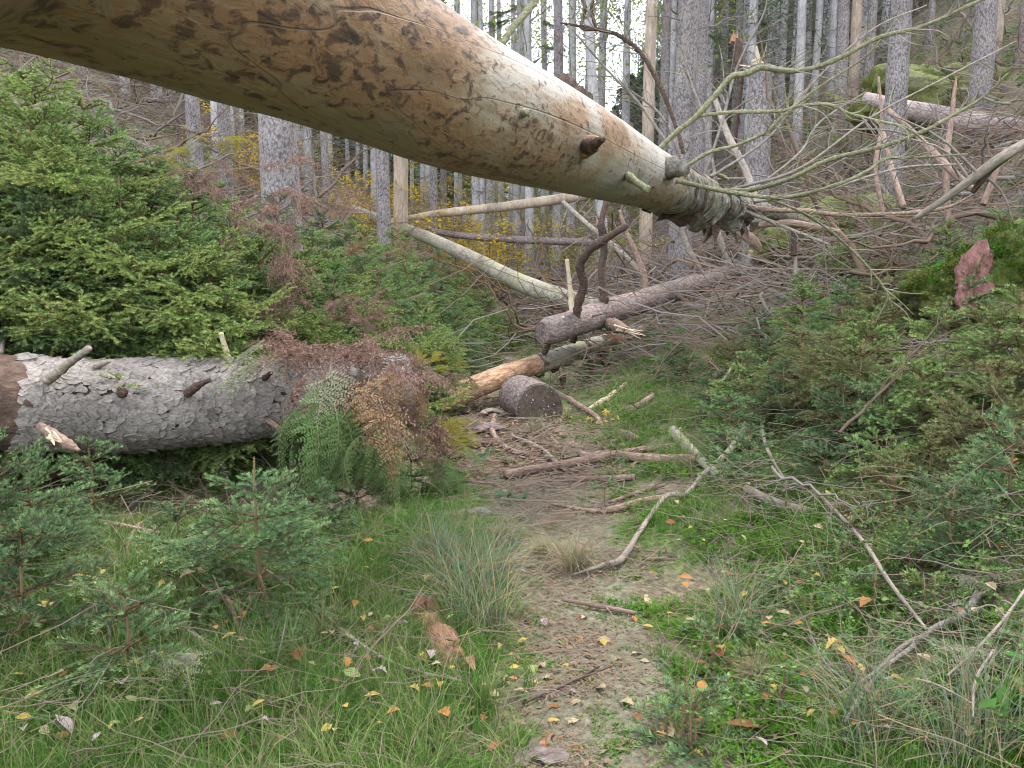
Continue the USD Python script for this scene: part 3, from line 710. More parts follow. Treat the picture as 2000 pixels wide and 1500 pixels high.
# scales: rows of overlapping plates round the trunk, from just right of the rotten end
for u in np.arange(1.02, clen[-1] - .1, .034):
    i = np.searchsorted(clen, u)
    R = lrad[min(i, 119)]
    k0 = gl.uniform(0, 1)
    nn = int(2 * PI * R / .042)
    for k in range(nn):
        th = (k + k0 + gl.uniform(-.35, .35)) / nn * 2 * PI
        rows.append((u + gl.uniform(-.02, .02), th, gl.uniform(.6, 1.45)))
for u, th, s in rows:
    i = min(max(np.searchsorted(clen, u), 1), 118)
    R = lrad[i] * 1.0
    rad_dir = math.cos(th) * a_[i] + math.sin(th) * b_[i]
    w_dir = -math.sin(th) * a_[i] + math.cos(th) * b_[i]
    ax_dir = t_[i]
    c = lax[i] + ax_dir * (u - clen[i])
    n = 8
    an = np.linspace(0, 2 * PI, n, endpoint=False) + gl.uniform(0, .6)
    ra = gl.uniform(.75, 1.25, n)
    L, Wd = .041 * s, .035 * s
    tilt_u, tilt_w = gl.normal(.14, .12), gl.normal(-.08, .15)
    off = R * (1.012 + gl.uniform(0, .024)) * float(girth(np.float64(u), np.float64(th)))
    x, y = np.cos(an) * ra * L, np.sin(an) * ra * Wd
    top = c + np.outer(x, ax_dir) + np.outer(y, w_dir) + np.outer(off + .009 + tilt_u * x + tilt_w * y - y * y / (2 * R), rad_dir)
    bot = c + np.outer(x * .96, ax_dir) + np.outer(y * .96, w_dir) + np.outer(off - .006 - y * y / (2 * R) + tilt_w * y, rad_dir)
    ce = c + rad_dir * (off + .009)
    v = np.vstack([top, bot, ce])
    j = np.arange(n)
    j2 = (j + 1) % n
    f = np.vstack([np.stack([np.full(n, 2 * n), j, j2], 1), np.stack([j, j + n, j2], 1), np.stack([j2, j + n, j2 + n], 1)])
    vis = -(rad_dir @ nrm(c - EYE)) / np.linalg.norm(c - EYE) * s
    flakes.append((vis, v, f))
flakes.sort(key=lambda x: -x[0])
for _, v, f in flakes[:300]:
    mesh(lef, 'bark_flake', (local(lm, v), f), 'bark_flake', smooth=False)
v, f = join([(v, f) for _, v, f in flakes[300:]])
mesh(lef, 'bark_scales', (local(lm, v), f), 'bark_flake', smooth=False, kind='stuff')
pr = spl(np.column_stack([p_[:4], r_[:4] * .985]), 60)
v, f = tube(pr[:52, :3], pr[:52, 3] * 1.02, 48, True, .14, 5, 9.0)
mesh(lef, 'bare_wood', (local(lm, v), f), 'bark_under', label='rotten brown bare wood at the left end')
for k, b in enumerate([[(92, 742, 4.75, 11), (130, 712, 4.65, 9), (175, 680, 4.5, 6)], [(366, 768, 5.15, 9), (388, 752, 5.05, 7), (410, 742, 4.98, 4)], [(508, 745, 5.5, 7), (520, 736, 5.45, 6), (530, 727, 5.4, 4)], [(446, 706, 5.5, 6), (440, 680, 5.45, 5.5), (431, 650, 5.4, 4.5)], [(518, 818, 5.5, 6), (530, 826, 5.45, 5.5), (544, 836, 5.4, 4.5)], [(240, 765, 4.98, 10), (236, 772, 4.94, 7)], [(185, 716, 5.0, 6), (215, 705, 5.0, 4)]]):
    limb(lef, lm, 'branch_stub', b, ['bark_grey_stick', 'bark_dark_branch', 'bark_dark_branch', 'wood_pale', 'bark_brown_stick', 'bark_dark_branch', 'bark_grey_stick'][k], sides=9, rough=.15)
limb(lef, lm, 'branch_stub', [(78, 832, 4.6, 8), (105, 850, 4.5, 10), (130, 866, 4.42, 10), (155, 880, 4.36, 3)], 'bark_brown_stick', sides=9, label='split brown branch stub pointing down')
shards(lef, lm, P(108, 850, 4.47), P(156, 882, 4.3) - P(108, 850, 4.47), .05, 'wood_pale', 5, 5, .16)

# 5. the sawn log on the path
a, b = P(1018, 777, 8.65), P(1054, 796, 8.05)
ax = np.array([a - (b - a) * .02, a, b])
m = basis(ax[0], ax[-1] - ax[0])
saw = thing('sawn_log', 'short sawn log with a dark cut face on the path', 'log', mat=m)
R = .245
dd = nrm(b - a)
v, f = tube(spl(ax, 24), R, 44, True, .05, 3, 7)
mesh(saw, 'log_body', (local(m, v), f), 'bark_second')
v, f = tube(np.array([b - dd * .03, b + dd * .004, b + dd * .016]), np.array([R * .955, R * .955, R * .93]), 44, True, .03, 3, 7)
mesh(saw, 'cut_face', (local(m, v), f), 'wood_cut_dark')
g = np.random.default_rng(14)
s1, s2 = nrm(np.cross(dd, [0, 0, 1])), np.array([0, 0, 1.0])
for k in range(22):
    q_ = g.normal(0, .08, 2) + (np.array([-.10, .10]) if k % 2 else np.array([.09, -.06]))
    c = b + dd * .016 + s1 * q_[0] * -1 + np.cross(s1, dd) * q_[1]
    v, f = tube(np.array([c, c + dd * .012]), [.003 + .012 * g.random() ** 3, .003], 5)
    mesh(saw, 'fungus', (local(m, v), f), 'fungus_white')
# ------------------------------------------------------------------ shared shapes (class prims): branches, fronds, leaves
stage.CreateClassPrim('/World/shapes')


def shape(name, parts):
    """parts: [(part name, (v, f), material, smooth, primvars)]; returns the class path."""
    path = '/World/shapes/' + numbered('/World/shapes', name)
    UsdGeom.Xform.Define(stage, path)
    for nm, vf, mt, sm_, pv in parts:
        mesh(path, nm, vf, mt, smooth=sm_, prim=pv, num=False, kind='stuff' if nm in ('leaflets', 'twigs', 'needles', 'leaves', 'blades', 'dry_blades', 'crown', 'stems') else None)
    return path


def needles(pts, rng, sp, ln, w, tip0, tip1, up=.25, skip=0.0):
    """Flat thin needles round a shoot axis: one triangle each."""
    seg = np.linalg.norm(np.diff(pts, axis=0), axis=1)
    cl = np.concatenate([[0], np.cumsum(seg)])
    n = max(4, int(cl[-1] * (1 - skip) / sp))
    s = skip * cl[-1] + (1 - skip) * cl[-1] * np.sort(rng.random(n))
    p = np.stack([np.interp(s, cl, pts[:, k]) for k in range(3)], 1)
    tg = nrm(np.stack([np.interp(s, cl, np.gradient(pts[:, k], cl)) for k in range(3)], 1))
    r = rng.normal(0, 1, (n, 3))
    r[:, 2] = np.abs(r[:, 2]) * .6 + up * .5 + r[:, 2] * .35
    r = nrm(r - tg * (r * tg).sum(1)[:, None])
    d = nrm(tg * rng.uniform(.45, .9, (n, 1)) + r)
    frac = s / cl[-1]
    L = ln * rng.uniform(.7, 1.15, n) * (1 - .45 * np.clip((frac - .85) / .15, 0, 1))
    wv = nrm(np.cross(d, rng.normal(0, 1, (n, 3)))) * (w * .5)
    v = np.stack([p - wv, p + wv, p + d * L[:, None]], 1).reshape(-1, 3)
    f = np.arange(3 * n).reshape(-1, 3)
    tip = np.repeat(np.clip(tip0 + (tip1 - tip0) * frac ** 1.5 + rng.normal(0, .10, n), .08, 1), 3)
    return v, f, tip


def spray_axes(L, rng, step=.05, droop=.12, lat=.5, order2=True, flat=1.0, wob=.02):
    """Axes of one conifer branch along +x: [(points, order, start fraction)]."""
    n = 12
    s = np.linspace(0, 1, n)
    main = np.stack([L * s, L * wob * np.cumsum(rng.normal(0, .5, n)), L * (-droop * s + (droop * .9) * s ** 2.4) + L * wob * .3 * np.cumsum(rng.normal(0, .5, n))], 1)
    axes = [(main, 0, 0.0)]
    k, x = 0, step * .8 + .10 * L
    while x < L * .97:
        fr = x / L
        p0 = np.array([np.interp(fr, s, main[:, c]) for c in range(3)])
        l = min(lat * L, .55) * (1 - fr) ** .75 * (.55 + .45 * min(1, fr * 5)) * rng.uniform(.7, 1.15) + .025
        sd = 1 if k % 2 else -1
        a = math.radians(rng.uniform(40, 62) - 12 * fr) * sd
        tz = rng.normal(-.06, .14) * flat
        m_ = 6
        q_ = np.linspace(0, 1, m_)
        d = np.array([math.cos(a), math.sin(a), tz])
        bend = np.array([.22 * abs(math.sin(a)), -.12 * math.sin(a), -.10 + rng.normal(0, .08)])
        pts = p0 + np.outer(q_ * l, d) + np.outer(q_ ** 2 * l, bend)
        axes.append((pts, 1, fr))
        if order2 and l > .14:
            y, kk = .05, 0
            while y < l * .9:
                g_ = y / l
                o0 = np.array([np.interp(g_, q_, pts[:, c]) for c in range(3)])
                l2 = .38 * l * (1 - g_) * rng.uniform(.7, 1.1) + .018
                s2 = 1 if kk % 2 else -1
                dd_ = rot([0, 0, 1], math.radians(48) * s2) @ nrm(pts[-1] - pts[0]) + np.array([0, 0, rng.normal(-.05, .12)])
                axes.append((np.stack([o0, o0 + dd_ * l2 * .5, o0 + dd_ * l2 + [0, 0, -.06 * l2]]), 2, fr))
                y += step * .95 * rng.uniform(.8, 1.2)
                kk += 1
        x += step * (.75 if L > .5 else .6) * rng.uniform(.7, 1.3)
        k += 1
    return axes


def spruce_branch(L, seed, mat, sp=.0015, ln=.021, w=.0038, droop=.12):
    rng = np.random.default_rng(seed)
    axes = spray_axes(L, rng, step=.040, droop=droop, lat=.62)
    V, F, A, tw, ta, n = [], [], [], [], [], 0
    for pts, o, fr in axes:
        ll = np.linalg.norm(pts[-1] - pts[0])
        v, f, tip = needles(pts, rng, sp * (1.0 if L < .6 else 1.15), ln, w, [.10, .25, .40][o], [.95, .95, .9][o], skip=.05 if (o == 0 and L > .5) else 0)
        V.append(v)
        F.append(f + n)
        A.append(tip)
        n += len(v)
        r = np.linspace([.0045 + .006 * L, .0026, .0018][o], .0011, len(pts))
        tw.append(tube(pts, r, 4 if o == 0 else 3, False))
    tv, tf = join(tw)
    return shape('spruce_branch', [('needles', (np.vstack(V + [tv]), np.vstack(F + [tf + n])), mat, False, {'tip': np.concatenate(A + [np.zeros(len(tv))])})])


SIZES = [.12, .24, .42, .66, .95]
SPB = {mt: [[spruce_branch(L, 100 * i + 7 * k + j * 1000, mt, droop=[.05, .10, .16, .22, .28][i]) for k in range(3 if i > 1 else 2)] for i, L in enumerate(SIZES)]
       for j, mt in enumerate(('needle_blue', 'needle_green', 'needle_dark', 'needle_olive'))}


SPRAY = []
for k_ in range(4):
    rg = np.random.default_rng(1900 + k_)
    V, F, A, tw, n = [], [], [], [], 0
    for pts, o, fr in spray_axes(.85, rg, step=.062, droop=.42, lat=.60, wob=.05):
        v, f, tip = needles(pts, rg, .0016, .024, .0036, [.2, .3, .45][o], .98)
        V.append(v)
        F.append(f + n)
        A.append(tip)
        n += len(v)
        tw.append(tube(pts, np.linspace([.007, .0028, .002][o], .0012, len(pts)), 3, False))
    tv, tf = join(tw)
    SPRAY.append(shape('drooping_branch', [('needles', (np.vstack(V + [tv]), np.vstack(F + [tf + n])), 'needle_spray', False, {'tip': np.concatenate(A + [np.zeros(len(tv))])})]))


def dead_branch(L, seed, mat, step=.07, lat=.55, wob=.05, fat=1.0):
    rng = np.random.default_rng(seed)
    axes = spray_axes(L, rng, step=step, droop=.18, lat=lat, flat=3.0, wob=wob)
    tw = []
    for pts, o, fr in axes:
        if o == 2 and rng.random() < .3:
            continue
        pts = pts + np.vstack([[0, 0, 0], rng.normal(0, .02 * (1 + o * .2), (len(pts) - 1, 3)) * L * .5])
        tw.append(tube(pts, fat * np.linspace([.0035 + .007 * L, .0032, .0024][o], .0016, len(pts)), 4 if o == 0 else 3, False))
    return shape('dead_branch', [('twigs', join(tw), mat, True, None)])


DEAD = [dead_branch(L, 400 + k, ['brush_grey', 'brush_brown'][k % 2], step=.06 + .06 * L) for k, L in enumerate([.5, .6, .9, 1.0, 1.4, 1.5, 2.0, 2.1])]
BRUSH = [dead_branch(L, 440 + k, ['brush_grey', 'brush_brown', 'brush_grey'][k % 3], step=.10 + .05 * L, lat=.6, wob=.09, fat=1.8) for k, L in enumerate([1.2, 1.5, 1.8, 2.2, 2.6])]
DEADL = [.5, .6, .9, 1.0, 1.4, 1.5, 2.0, 2.1]


def spruce(x, y, h, seed, mat='needle_blue', label=None, group=None, name='spruce_sapling', dens=1.0, spread=.36, base=None, lean=None, low=.05, cat='young spruce', droop=0.0, sprays=0):
    rng = np.random.default_rng(seed)
    b = on(x, y, -.03) if base is None else np.asarray(base, float)
    t = thing(name, label or 'young green spruce growing in the thicket', cat, group, mat=place(b))
    ln = np.array([0, 0]) if lean is None else np.asarray(lean)
    zz = np.linspace(0, h, 8)
    st = np.stack([ln[0] * (zz / h) ** 1.5 * h + rng.normal(0, .006, 8) * h, ln[1] * (zz / h) ** 1.5 * h + rng.normal(0, .006, 8) * h, zz], 1)
    st[0, :2] = 0
    v, f = tube(st, np.linspace(.004 + .009 * h, .0025, 8), 7)
    v = np.vstack([v])
    mesh(t, 'stem', (v, f), 'twig_brown', prim={'tip': np.clip(v[:, 2] / h, 0, 1)})
    # leader needles
    v, f, tip = needles(spl(st[-3:] if h > 1.3 else st[1:], 14), rng, .0016 if h < 1.3 else .0022, .017, .003, .35, .95)
    mesh(t, 'leader', (v, f), mat, smooth=False, prim={'tip': tip})
    z = low * h + .03
    wh = .085 + .06 * h
    while z < h * .985:
        fr = z / h
        Rb = (spread * h + .10) * (1 - fr) ** .8 * (1.0 if fr > .15 else .8) + .06
        nb = max(3, int(round((5.2 if fr > .5 else 6.5) * dens)))
        a0 = rng.uniform(0, 2 * PI)
        for k in range(nb):
            az = a0 + 2 * PI * k / nb + rng.normal(0, .25)
            L = Rb * rng.uniform(.72, 1.15)
            i = int(np.argmin([abs(math.log(L / s)) for s in SIZES]))
            c = SPB[mat][i]
            zz_ = z + rng.normal(0, .03) * wh * 2
            p = np.array([np.interp(zz_, st[:, 2], st[:, 0]), np.interp(zz_, st[:, 2], st[:, 1]), zz_])
            pitch = math.radians(-6 + droop + 44 * fr ** 1.3 + rng.normal(0, 13))
            inst(t, 'branch', c[rng.integers(0, len(c))], place(p, az, pitch, rng.normal(0, .38), L / SIZES[i]))
        z += wh * rng.uniform(.75, 1.2) * (1.1 - .35 * fr) / max(.8, dens ** .5)
    for k in range(sprays):
        z = h * rng.uniform(.22, .9)
        p = np.array([np.interp(z, st[:, 2], st[:, 0]), np.interp(z, st[:, 2], st[:, 1]), z])
        inst(t, 'drooping_branch', SPRAY[rng.integers(0, 4)], place(p, -PI / 2 + rng.normal(.15, .75), rng.uniform(-.1, .5), rng.normal(0, .35), rng.uniform(.75, 1.25) * (1.15 - .5 * z / h)))
    return t


# ------------------------------------------------------------------ the thicket of young spruces on the left
rs = np.random.default_rng(21)


def at_px(px, d):
    q_ = P(px, 750, d)
    return q_[0], q_[1]


def htop(px, py, d):
    """Height that brings a tree rooted at depth d up to pixel row py."""
    q_ = P(px, py, d)
    return float(q_[2] - H(q_[0], q_[1]))


LEFT = [  # px of the stem, py of the tip, depth, tone
    (-60, 90, 6.3, 'needle_blue', 'tall young spruce at the far left edge, tip under the overhead trunk'),
    (95, 118, 6.0, 'needle_green', 'tall bright green young spruce behind the scaly trunk, tip under the overhead trunk'),
    (205, 165, 6.5, 'needle_green', 'bright young spruce beside the tallest one behind the scaly trunk'),
    (310, 262, 6.7, 'needle_blue', 'bluish young spruce left of the upper dead brown bracken'),
    (395, 320, 7.2, 'needle_blue', None), (20, 300, 5.9, 'needle_green', None), (150, 380, 5.95, 'needle_blue', None),
    (260, 430, 6.3, 'needle_blue', None), (410, 440, 6.5, 'needle_dark', None), (350, 540, 6.35, 'needle_dark', None), (-150, 300, 5.6, 'needle_blue', None),
    (500, 520, 6.9, 'needle_dark', None), (600, 560, 7.3, 'needle_blue', None), (470, 400, 7.7, 'needle_blue', None), (560, 450, 8.2, 'needle_blue', None),
    (650, 470, 8.6, 'needle_green', None), (690, 560, 7.9, 'needle_blue', None), (745, 520, 9.2, 'needle_green', None), (790, 590, 8.8, 'needle_blue', None),
    (720, 440, 10.5, 'needle_green', None), (800, 480, 11, 'needle_green', None), (850, 530, 11.5, 'needle_blue', None), (860, 620, 9.6, 'needle_green', None),
    (900, 560, 12.5, 'needle_green', None), (920, 620, 11.6, 'needle_blue', None), (950, 560, 14, 'needle_green', None), (985, 595, 14.5, 'needle_green', None),
    (640, 400, 12, 'needle_dark', None), (560, 370, 10.5, 'needle_dark', None), (880, 500, 15, 'needle_dark', None), (930, 520, 17, 'needle_dark', None), (780, 440, 15, 'needle_green', None),
    (150, 240, 5.9, 'needle_green', None), (260, 330, 6.0, 'needle_green', None), (370, 400, 6.1, 'needle_green', None), (-20, 200, 5.8, 'needle_blue', None), (440, 520, 6.2, 'needle_blue', None), (60, 180, 6.9, 'needle_blue', None), (250, 240, 7.5, 'needle_blue', None),
    (610, 470, 7.6, 'needle_green', None), (660, 530, 7.4, 'needle_blue', None), (560, 590, 6.8, 'needle_green', None), (740, 590, 7.6, 'needle_green', None), (830, 600, 8.6, 'needle_green', None), (700, 480, 9.4, 'needle_blue', None), (770, 530, 9.8, 'needle_blue', None), (820, 560, 10.2, 'needle_green', None), (620, 430, 9.5, 'needle_green', None), (680, 440, 11, 'needle_blue', None), (760, 470, 12, 'needle_green', None), (830, 500, 13, 'needle_blue', None), (890, 600, 10.6, 'needle_blue', None), (940, 600, 12.6, 'needle_green', None), (900, 530, 14, 'needle_green', None), (960, 580, 15.5, 'needle_blue', None), (1000, 600, 16, 'needle_green', None), (860, 480, 17, 'needle_blue', None), (790, 450, 17, 'needle_green', None), (700, 420, 15, 'needle_green', None), (840, 660, 8.4, 'needle_blue', None),
    (-80, 220, 6.8, 'needle_green', None), (130, 300, 5.75, 'needle_blue', None), (200, 350, 5.8, 'needle_green', None), (320, 420, 5.9, 'needle_blue', None), (420, 470, 6.0, 'needle_green', None), (350, 340, 7.4, 'needle_green', None), (450, 360, 8.4, 'needle_green', None), (520, 430, 7.2, 'needle_green', None), (580, 500, 7.0, 'needle_green', None), (520, 580, 6.4, 'needle_blue', None), (640, 610, 7.0, 'needle_green', None), (150, 200, 7.2, 'needle_green', None),
    (60, 520, 5.75, 'needle_green', None), (-40, 470, 5.5, 'needle_blue', None), (710, 640, 7.2, 'needle_green', None), (770, 660, 7.6, 'needle_blue', None),
]
for k, (px, py, d, mt, lb) in enumerate(LEFT):
    x, y = at_px(px, d)
    h = max(.5, htop(px, py, d))
    lk = {'needle_blue': 'bluish', 'needle_green': 'bright green', 'needle_dark': 'dark green'}[mt]
    zn = ('behind the rotten trunk end' if px < 110 else 'behind the scaly trunk' if d < 6.7 and px < 480 else 'under the thickest standing trunk' if px < 600 and d >= 6.7 else
          'behind the dead bracken' if d < 8 else 'beside the path beyond the sawn log' if px >= 820 and d < 13 else 'at the far path bend' if px >= 820 else 'below the long grey sloping trunk')
    sz = 'tall' if h > 2.0 else 'head high' if h > 1.4 else 'waist high' if h > .85 else 'low'
    lb2 = '%s %s young spruce %s' % (sz, lk, zn)
    spruce(x, y, h, 500 + k, mt, lb or lb2, None if lb else lb2.replace('young spruce', 'young spruces'), spread=.42 if h > 1.5 else .46, dens=1.2 if d < 9 else 1.0, name='young_spruce', droop=(-9 if d < 7 else -3), sprays=(9 if d < 6.6 and px < 470 else 4 if d < 9 else 0))

# in front of the scaly trunk and at the left edge
NEAR = [
    (487, 880, 3.3, 'needle_blue', 'bluish spruce sapling with an upright leader in front of the scaly trunk', .66),
    (330, 975, 3.95, 'needle_dark', 'small dark sapling left of the upright bluish one', .6),
    (600, 960, 4.2, 'needle_dark', 'low dark spruce sapling under the hanging bracken', .6),
    (690, 880, 5.0, 'needle_dark', 'dark spruce sapling behind the hanging bracken fronds', .55),
    (800, 880, 5.4, 'needle_blue', 'bluish spruce sapling under the right end of the bracken', .55),
    (875, 900, 5.5, 'needle_green', 'low green spruce at the path side under the yellow fern', .6),
    (40, 880, 3.6, 'needle_blue', 'spruce sapling at the left edge in front of the rotten trunk end', .5),
    (-60, 830, 3.3, 'needle_dark', 'dark spruce cut by the left edge of the view', .5),
    (10, 1020, 2.9, 'needle_dark', 'low dark spruce boughs in the bottom left shade', .6),
    (165, 860, 4.5, 'needle_blue', 'thin spruce sapling standing against the scaly trunk', .4),
    (215, 1160, 2.75, 'needle_blue', 'small bluish spruce shoot in the grass at the bottom left', .7),
    (560, 1010, 4.0, 'needle_blue', 'tiny bluish sapling just right of the upright bluish one', .7),
    (400, 1040, 3.6, 'needle_blue', 'tiny bluish sapling just left of the upright bluish one', .7),
]
for k, (px, py, d, mt, lb, spd) in enumerate(NEAR):
    x, y = at_px(px, d)
    spruce(x, y, max(.25, htop(px, py, d)), 700 + k, mt, lb, spread=spd, dens=.75 if k == 0 else 1.0, name='spruce_sapling')

# ------------------------------------------------------------------ young spruces on the right bank
RIGHT = [
    (1455, 690, 6.2, 'needle_blue'), (1380, 640, 7.6, 'needle_blue'), (1500, 640, 6.6, 'needle_dark'), (1560, 620, 5.9, 'needle_blue'), (1430, 760, 5.5, 'needle_blue'), (1500, 790, 5.1, 'needle_blue'), (1400, 720, 6.6, 'needle_dark'),
    (1620, 640, 5.4, 'needle_blue'), (1690, 600, 5.3, 'needle_green'), (1760, 620, 4.9, 'needle_blue'), (1840, 590, 4.9, 'needle_blue'), (1930, 600, 4.4, 'needle_blue'), (1985, 560, 4.3, 'needle_green'), (1900, 800, 3.7, 'needle_blue'), (1990, 820, 3.3, 'needle_blue'),
    (1830, 840, 3.9, 'needle_dark'), (1650, 740, 4.8, 'needle_dark'), (1580, 720, 5.2, 'needle_green'), (1730, 720, 4.6, 'needle_blue'), (1945, 690, 3.9, 'needle_blue'), (1800, 700, 4.4, 'needle_blue'),
    (1340, 690, 8.2, 'needle_dark'), (1320, 665, 9.2, 'needle_dark'), (1420, 640, 8.4, 'needle_dark'), (1480, 600, 9.0, 'needle_blue'), (1560, 540, 8.2, 'needle_green'), (1640, 545, 7.2, 'needle_blue'), (1720, 520, 6.8, 'needle_green'),
    (1800, 500, 6.8, 'needle_blue'), (1600, 490, 10.5, 'needle_green'), (1650, 450, 10.5, 'needle_blue'), (1740, 440, 9.5, 'needle_green'), (1830, 440, 8.8, 'needle_green'), (1930, 410, 8.0, 'needle_blue'), (1985, 400, 7.6, 'needle_dark'),
    (1560, 420, 13, 'needle_blue'), (1620, 400, 14, 'needle_dark'), (1850, 380, 12, 'needle_blue'), (1760, 380, 13, 'needle_dark'), (1530, 560, 11.0, 'needle_green'), (1960, 330, 12, 'needle_green'), (1990, 470, 6.3, 'needle_green'),
    (1400, 600, 11.0, 'needle_dark'), (1700, 560, 6.2, 'needle_green'), (1880, 540, 6.0, 'needle_blue'), (1590, 600, 6.6, 'needle_blue'), (1530, 700, 5.6, 'needle_dark'), (1680, 660, 5.0, 'needle_blue'), (1470, 830, 4.8, 'needle_blue'), (1360, 760, 6.4, 'needle_dark'),
    (1720, 840, 4.1, 'needle_green'), (1760, 900, 3.7, 'needle_dark'), (1620, 850, 4.4, 'needle_dark'), (1950, 900, 3.1, 'needle_blue'), (1880, 950, 3.1, 'needle_dark'),
]
for k, (px, py, d, mt) in enumerate(RIGHT):
    if k % 4 == 1 and d < 8:
        continue
    x, y = at_px(px, d)
    h = float(np.clip(htop(px, py, d), .22, .85 if d < 7 else 1.1))
    if k % 4 == 3:
        mt = 'needle_olive'
    elif k % 5 == 0:
        mt = 'needle_green'
    lk = {'needle_blue': 'bluish', 'needle_green': 'bright green', 'needle_dark': 'dark green', 'needle_olive': 'yellowish brown green'}[mt]
    zn = ('beside the red bark slab' if px > 1770 and 4.6 < d < 7.5 else 'above the forked lichen branch' if px > 1770 and d <= 4.6 else 'below the right fallen trunk' if d >= 7.5 and px > 1540 else
          'below the tip of the overhead trunk' if d >= 7.5 and px > 1350 else 'at the bank foot by the sawn log' if px < 1420 else 'over the straight grey pole right of the path' if px < 1560 else 'in the middle of the right bank')
    lb2 = '%s %s spruce sapling %s' % ('knee high' if h < .6 else 'hip high', lk, zn)
    spruce(x, y, h, 800 + k, mt, lb2, lb2.replace('sapling', 'saplings'), spread=.50, dens=1.05, name='spruce_sapling')
for k in range(60):        # seedlings
    px, py = rs.uniform(1180, 2000), rs.uniform(820, 1480)
    if px < 1320 and py > 1000:
        continue
    q_ = hit(px, py)
    spruce(q_[0], q_[1], rs.uniform(.10, .26), 900 + k, 'needle_blue' if k % 3 else 'needle_green', 'tiny spruce seedling in the moss %s' % ('close to the path on the right' if px < 1500 else 'around the forked lichen branch' if py > 1100 else 'under the right bank saplings'), 'spruce seedlings %s' % ('close to the path on the right' if px < 1500 else 'around the forked lichen branch' if py > 1100 else 'under the right bank saplings'), spread=.35, dens=.6, name='spruce_seedling')

# ------------------------------------------------------------------ bracken
def frond(L, seed, mat, n=20, m_=10, curl=.0, arch=.5, wid=.34, stalk='wood_pale', size=1.0):
    rng = np.random.default_rng(seed)
    s = np.linspace(0, 1, 24)
    rach = np.stack([L * s * (1 - .12 * arch * s), .05 * L * np.sin(s * 3 + rng.uniform(0, 6)), L * (.45 * arch * s - .75 * arch * s ** 2)], 1)
    V, F, c, tw = [], [], 0, [tube(rach, np.linspace(.004, .001, 24), 4, False)]
    tt = nrm(np.gradient(rach, axis=0))
    for k in range(n):
        fr = .16 + .82 * (k / n) ** .9
        p0 = np.array([np.interp(fr, s, rach[:, j]) for j in range(3)])
        tg = np.array([np.interp(fr, s, tt[:, j]) for j in range(3)])
        l = wid * L * (1 - fr) ** .8 * (.75 + .25 * min(1, fr * 4)) * rng.uniform(.85, 1.1) + .012
        for sd in (-1, 1):
            sv = nrm(np.cross([0, 0, 1.0], tg)) * sd
            d = nrm(sv + tg * rng.normal(.38, .14) + np.array([0, 0, rng.normal(-.15, .22 + curl * .5)]))
            upn = nrm(np.cross(d, np.cross([0, 0, 1.0], d)) + rng.normal(0, .15 + curl * .6, 3))
            mm = max(4, int(m_ * (l / (wid * L)) + 3))
            q_ = np.linspace(.04, 1, mm)
            pin = p0 + np.outer(q_ * l, d) + np.outer(q_ ** 2 * l, np.array([0, 0, -.22 - curl * .3]) + tg * .10 + rng.normal(0, curl * .25, 3))
            tw.append(tube(pin, np.linspace(.0012, .0006, mm), 3, False))
            lw = .27 * l * (1 - q_) ** .7 * size + .004
            dv = nrm(np.gradient(pin, axis=0))
            for s2 in (-1, 1):
                o = nrm(np.cross(upn, dv)) * s2
                o = nrm(o + dv * .35 + rng.normal(0, .10 + curl * .55, (mm, 3)))
                hw = np.minimum(l / mm * .40, lw * .5)[:, None]
                dvv = nrm(dv + rng.normal(0, .08 + curl * .5, (mm, 3)))
                a = pin
                b1 = pin + o * lw[:, None] * .45 + dvv * hw
                b2 = pin + o * lw[:, None] * .45 - dvv * hw
                e = pin + o * lw[:, None] + np.array([0, 0, -.15]) * lw[:, None] * (1 + curl * 2)
                vv = np.stack([a, b2, e, b1], 1).reshape(-1, 3)
                ff = (np.arange(mm) * 4)[:, None] + np.array([[0, 1, 2, 0, 2, 3]])
                V.append(vv)
                F.append(ff.reshape(-1, 3) + c)
                c += len(vv)
    return shape('bracken_frond', [('leaflets', (np.vstack(V), np.vstack(F)), mat, False, None), ('rachis', join(tw), stalk, True, None)])


FR = {mt: [frond(.75, 300 + 13 * i + k, mt, n=13 + k, m_=9, curl=cu, arch=.5 + .3 * k, wid=.38 - .05 * k, stalk=st) for k in range(3)]
      for i, (mt, cu, st) in enumerate([('bracken_brown', .9, 'bark_brown_stick'), ('bracken_tan', .35, 'bark_brown_stick'), ('bracken_yellow', .12, 'bark_olive'), ('bracken_green', .08, 'bark_olive'), ('bracken_pale', .15, 'bark_grey_stick')])}


def clump(label, specs, seed, name='bracken_plant'):
    """specs: [(px, py, depth of the frond's foot, material, count, az range, pitch range, scale range)] - the fronds of one plant."""
    rng = np.random.default_rng(seed)
    o = P(specs[0][0], specs[0][1], specs[0][2])
    t = thing(name, label, 'fern', mat=place(o))
    for px, py, d, mt, n, az, pt, sc, jit in specs:
        c = P(px, py, d)
        for k in range(n):
            p = c + rng.normal(0, 1, 3) * np.array([jit, jit * .6, jit * .5]) - o
            inst(t, 'frond', FR[mt][rng.integers(0, 3)], place(p, math.radians(rng.uniform(*az)), math.radians(rng.uniform(*pt)), rng.normal(0, .5), rng.uniform(*sc)))
    return t


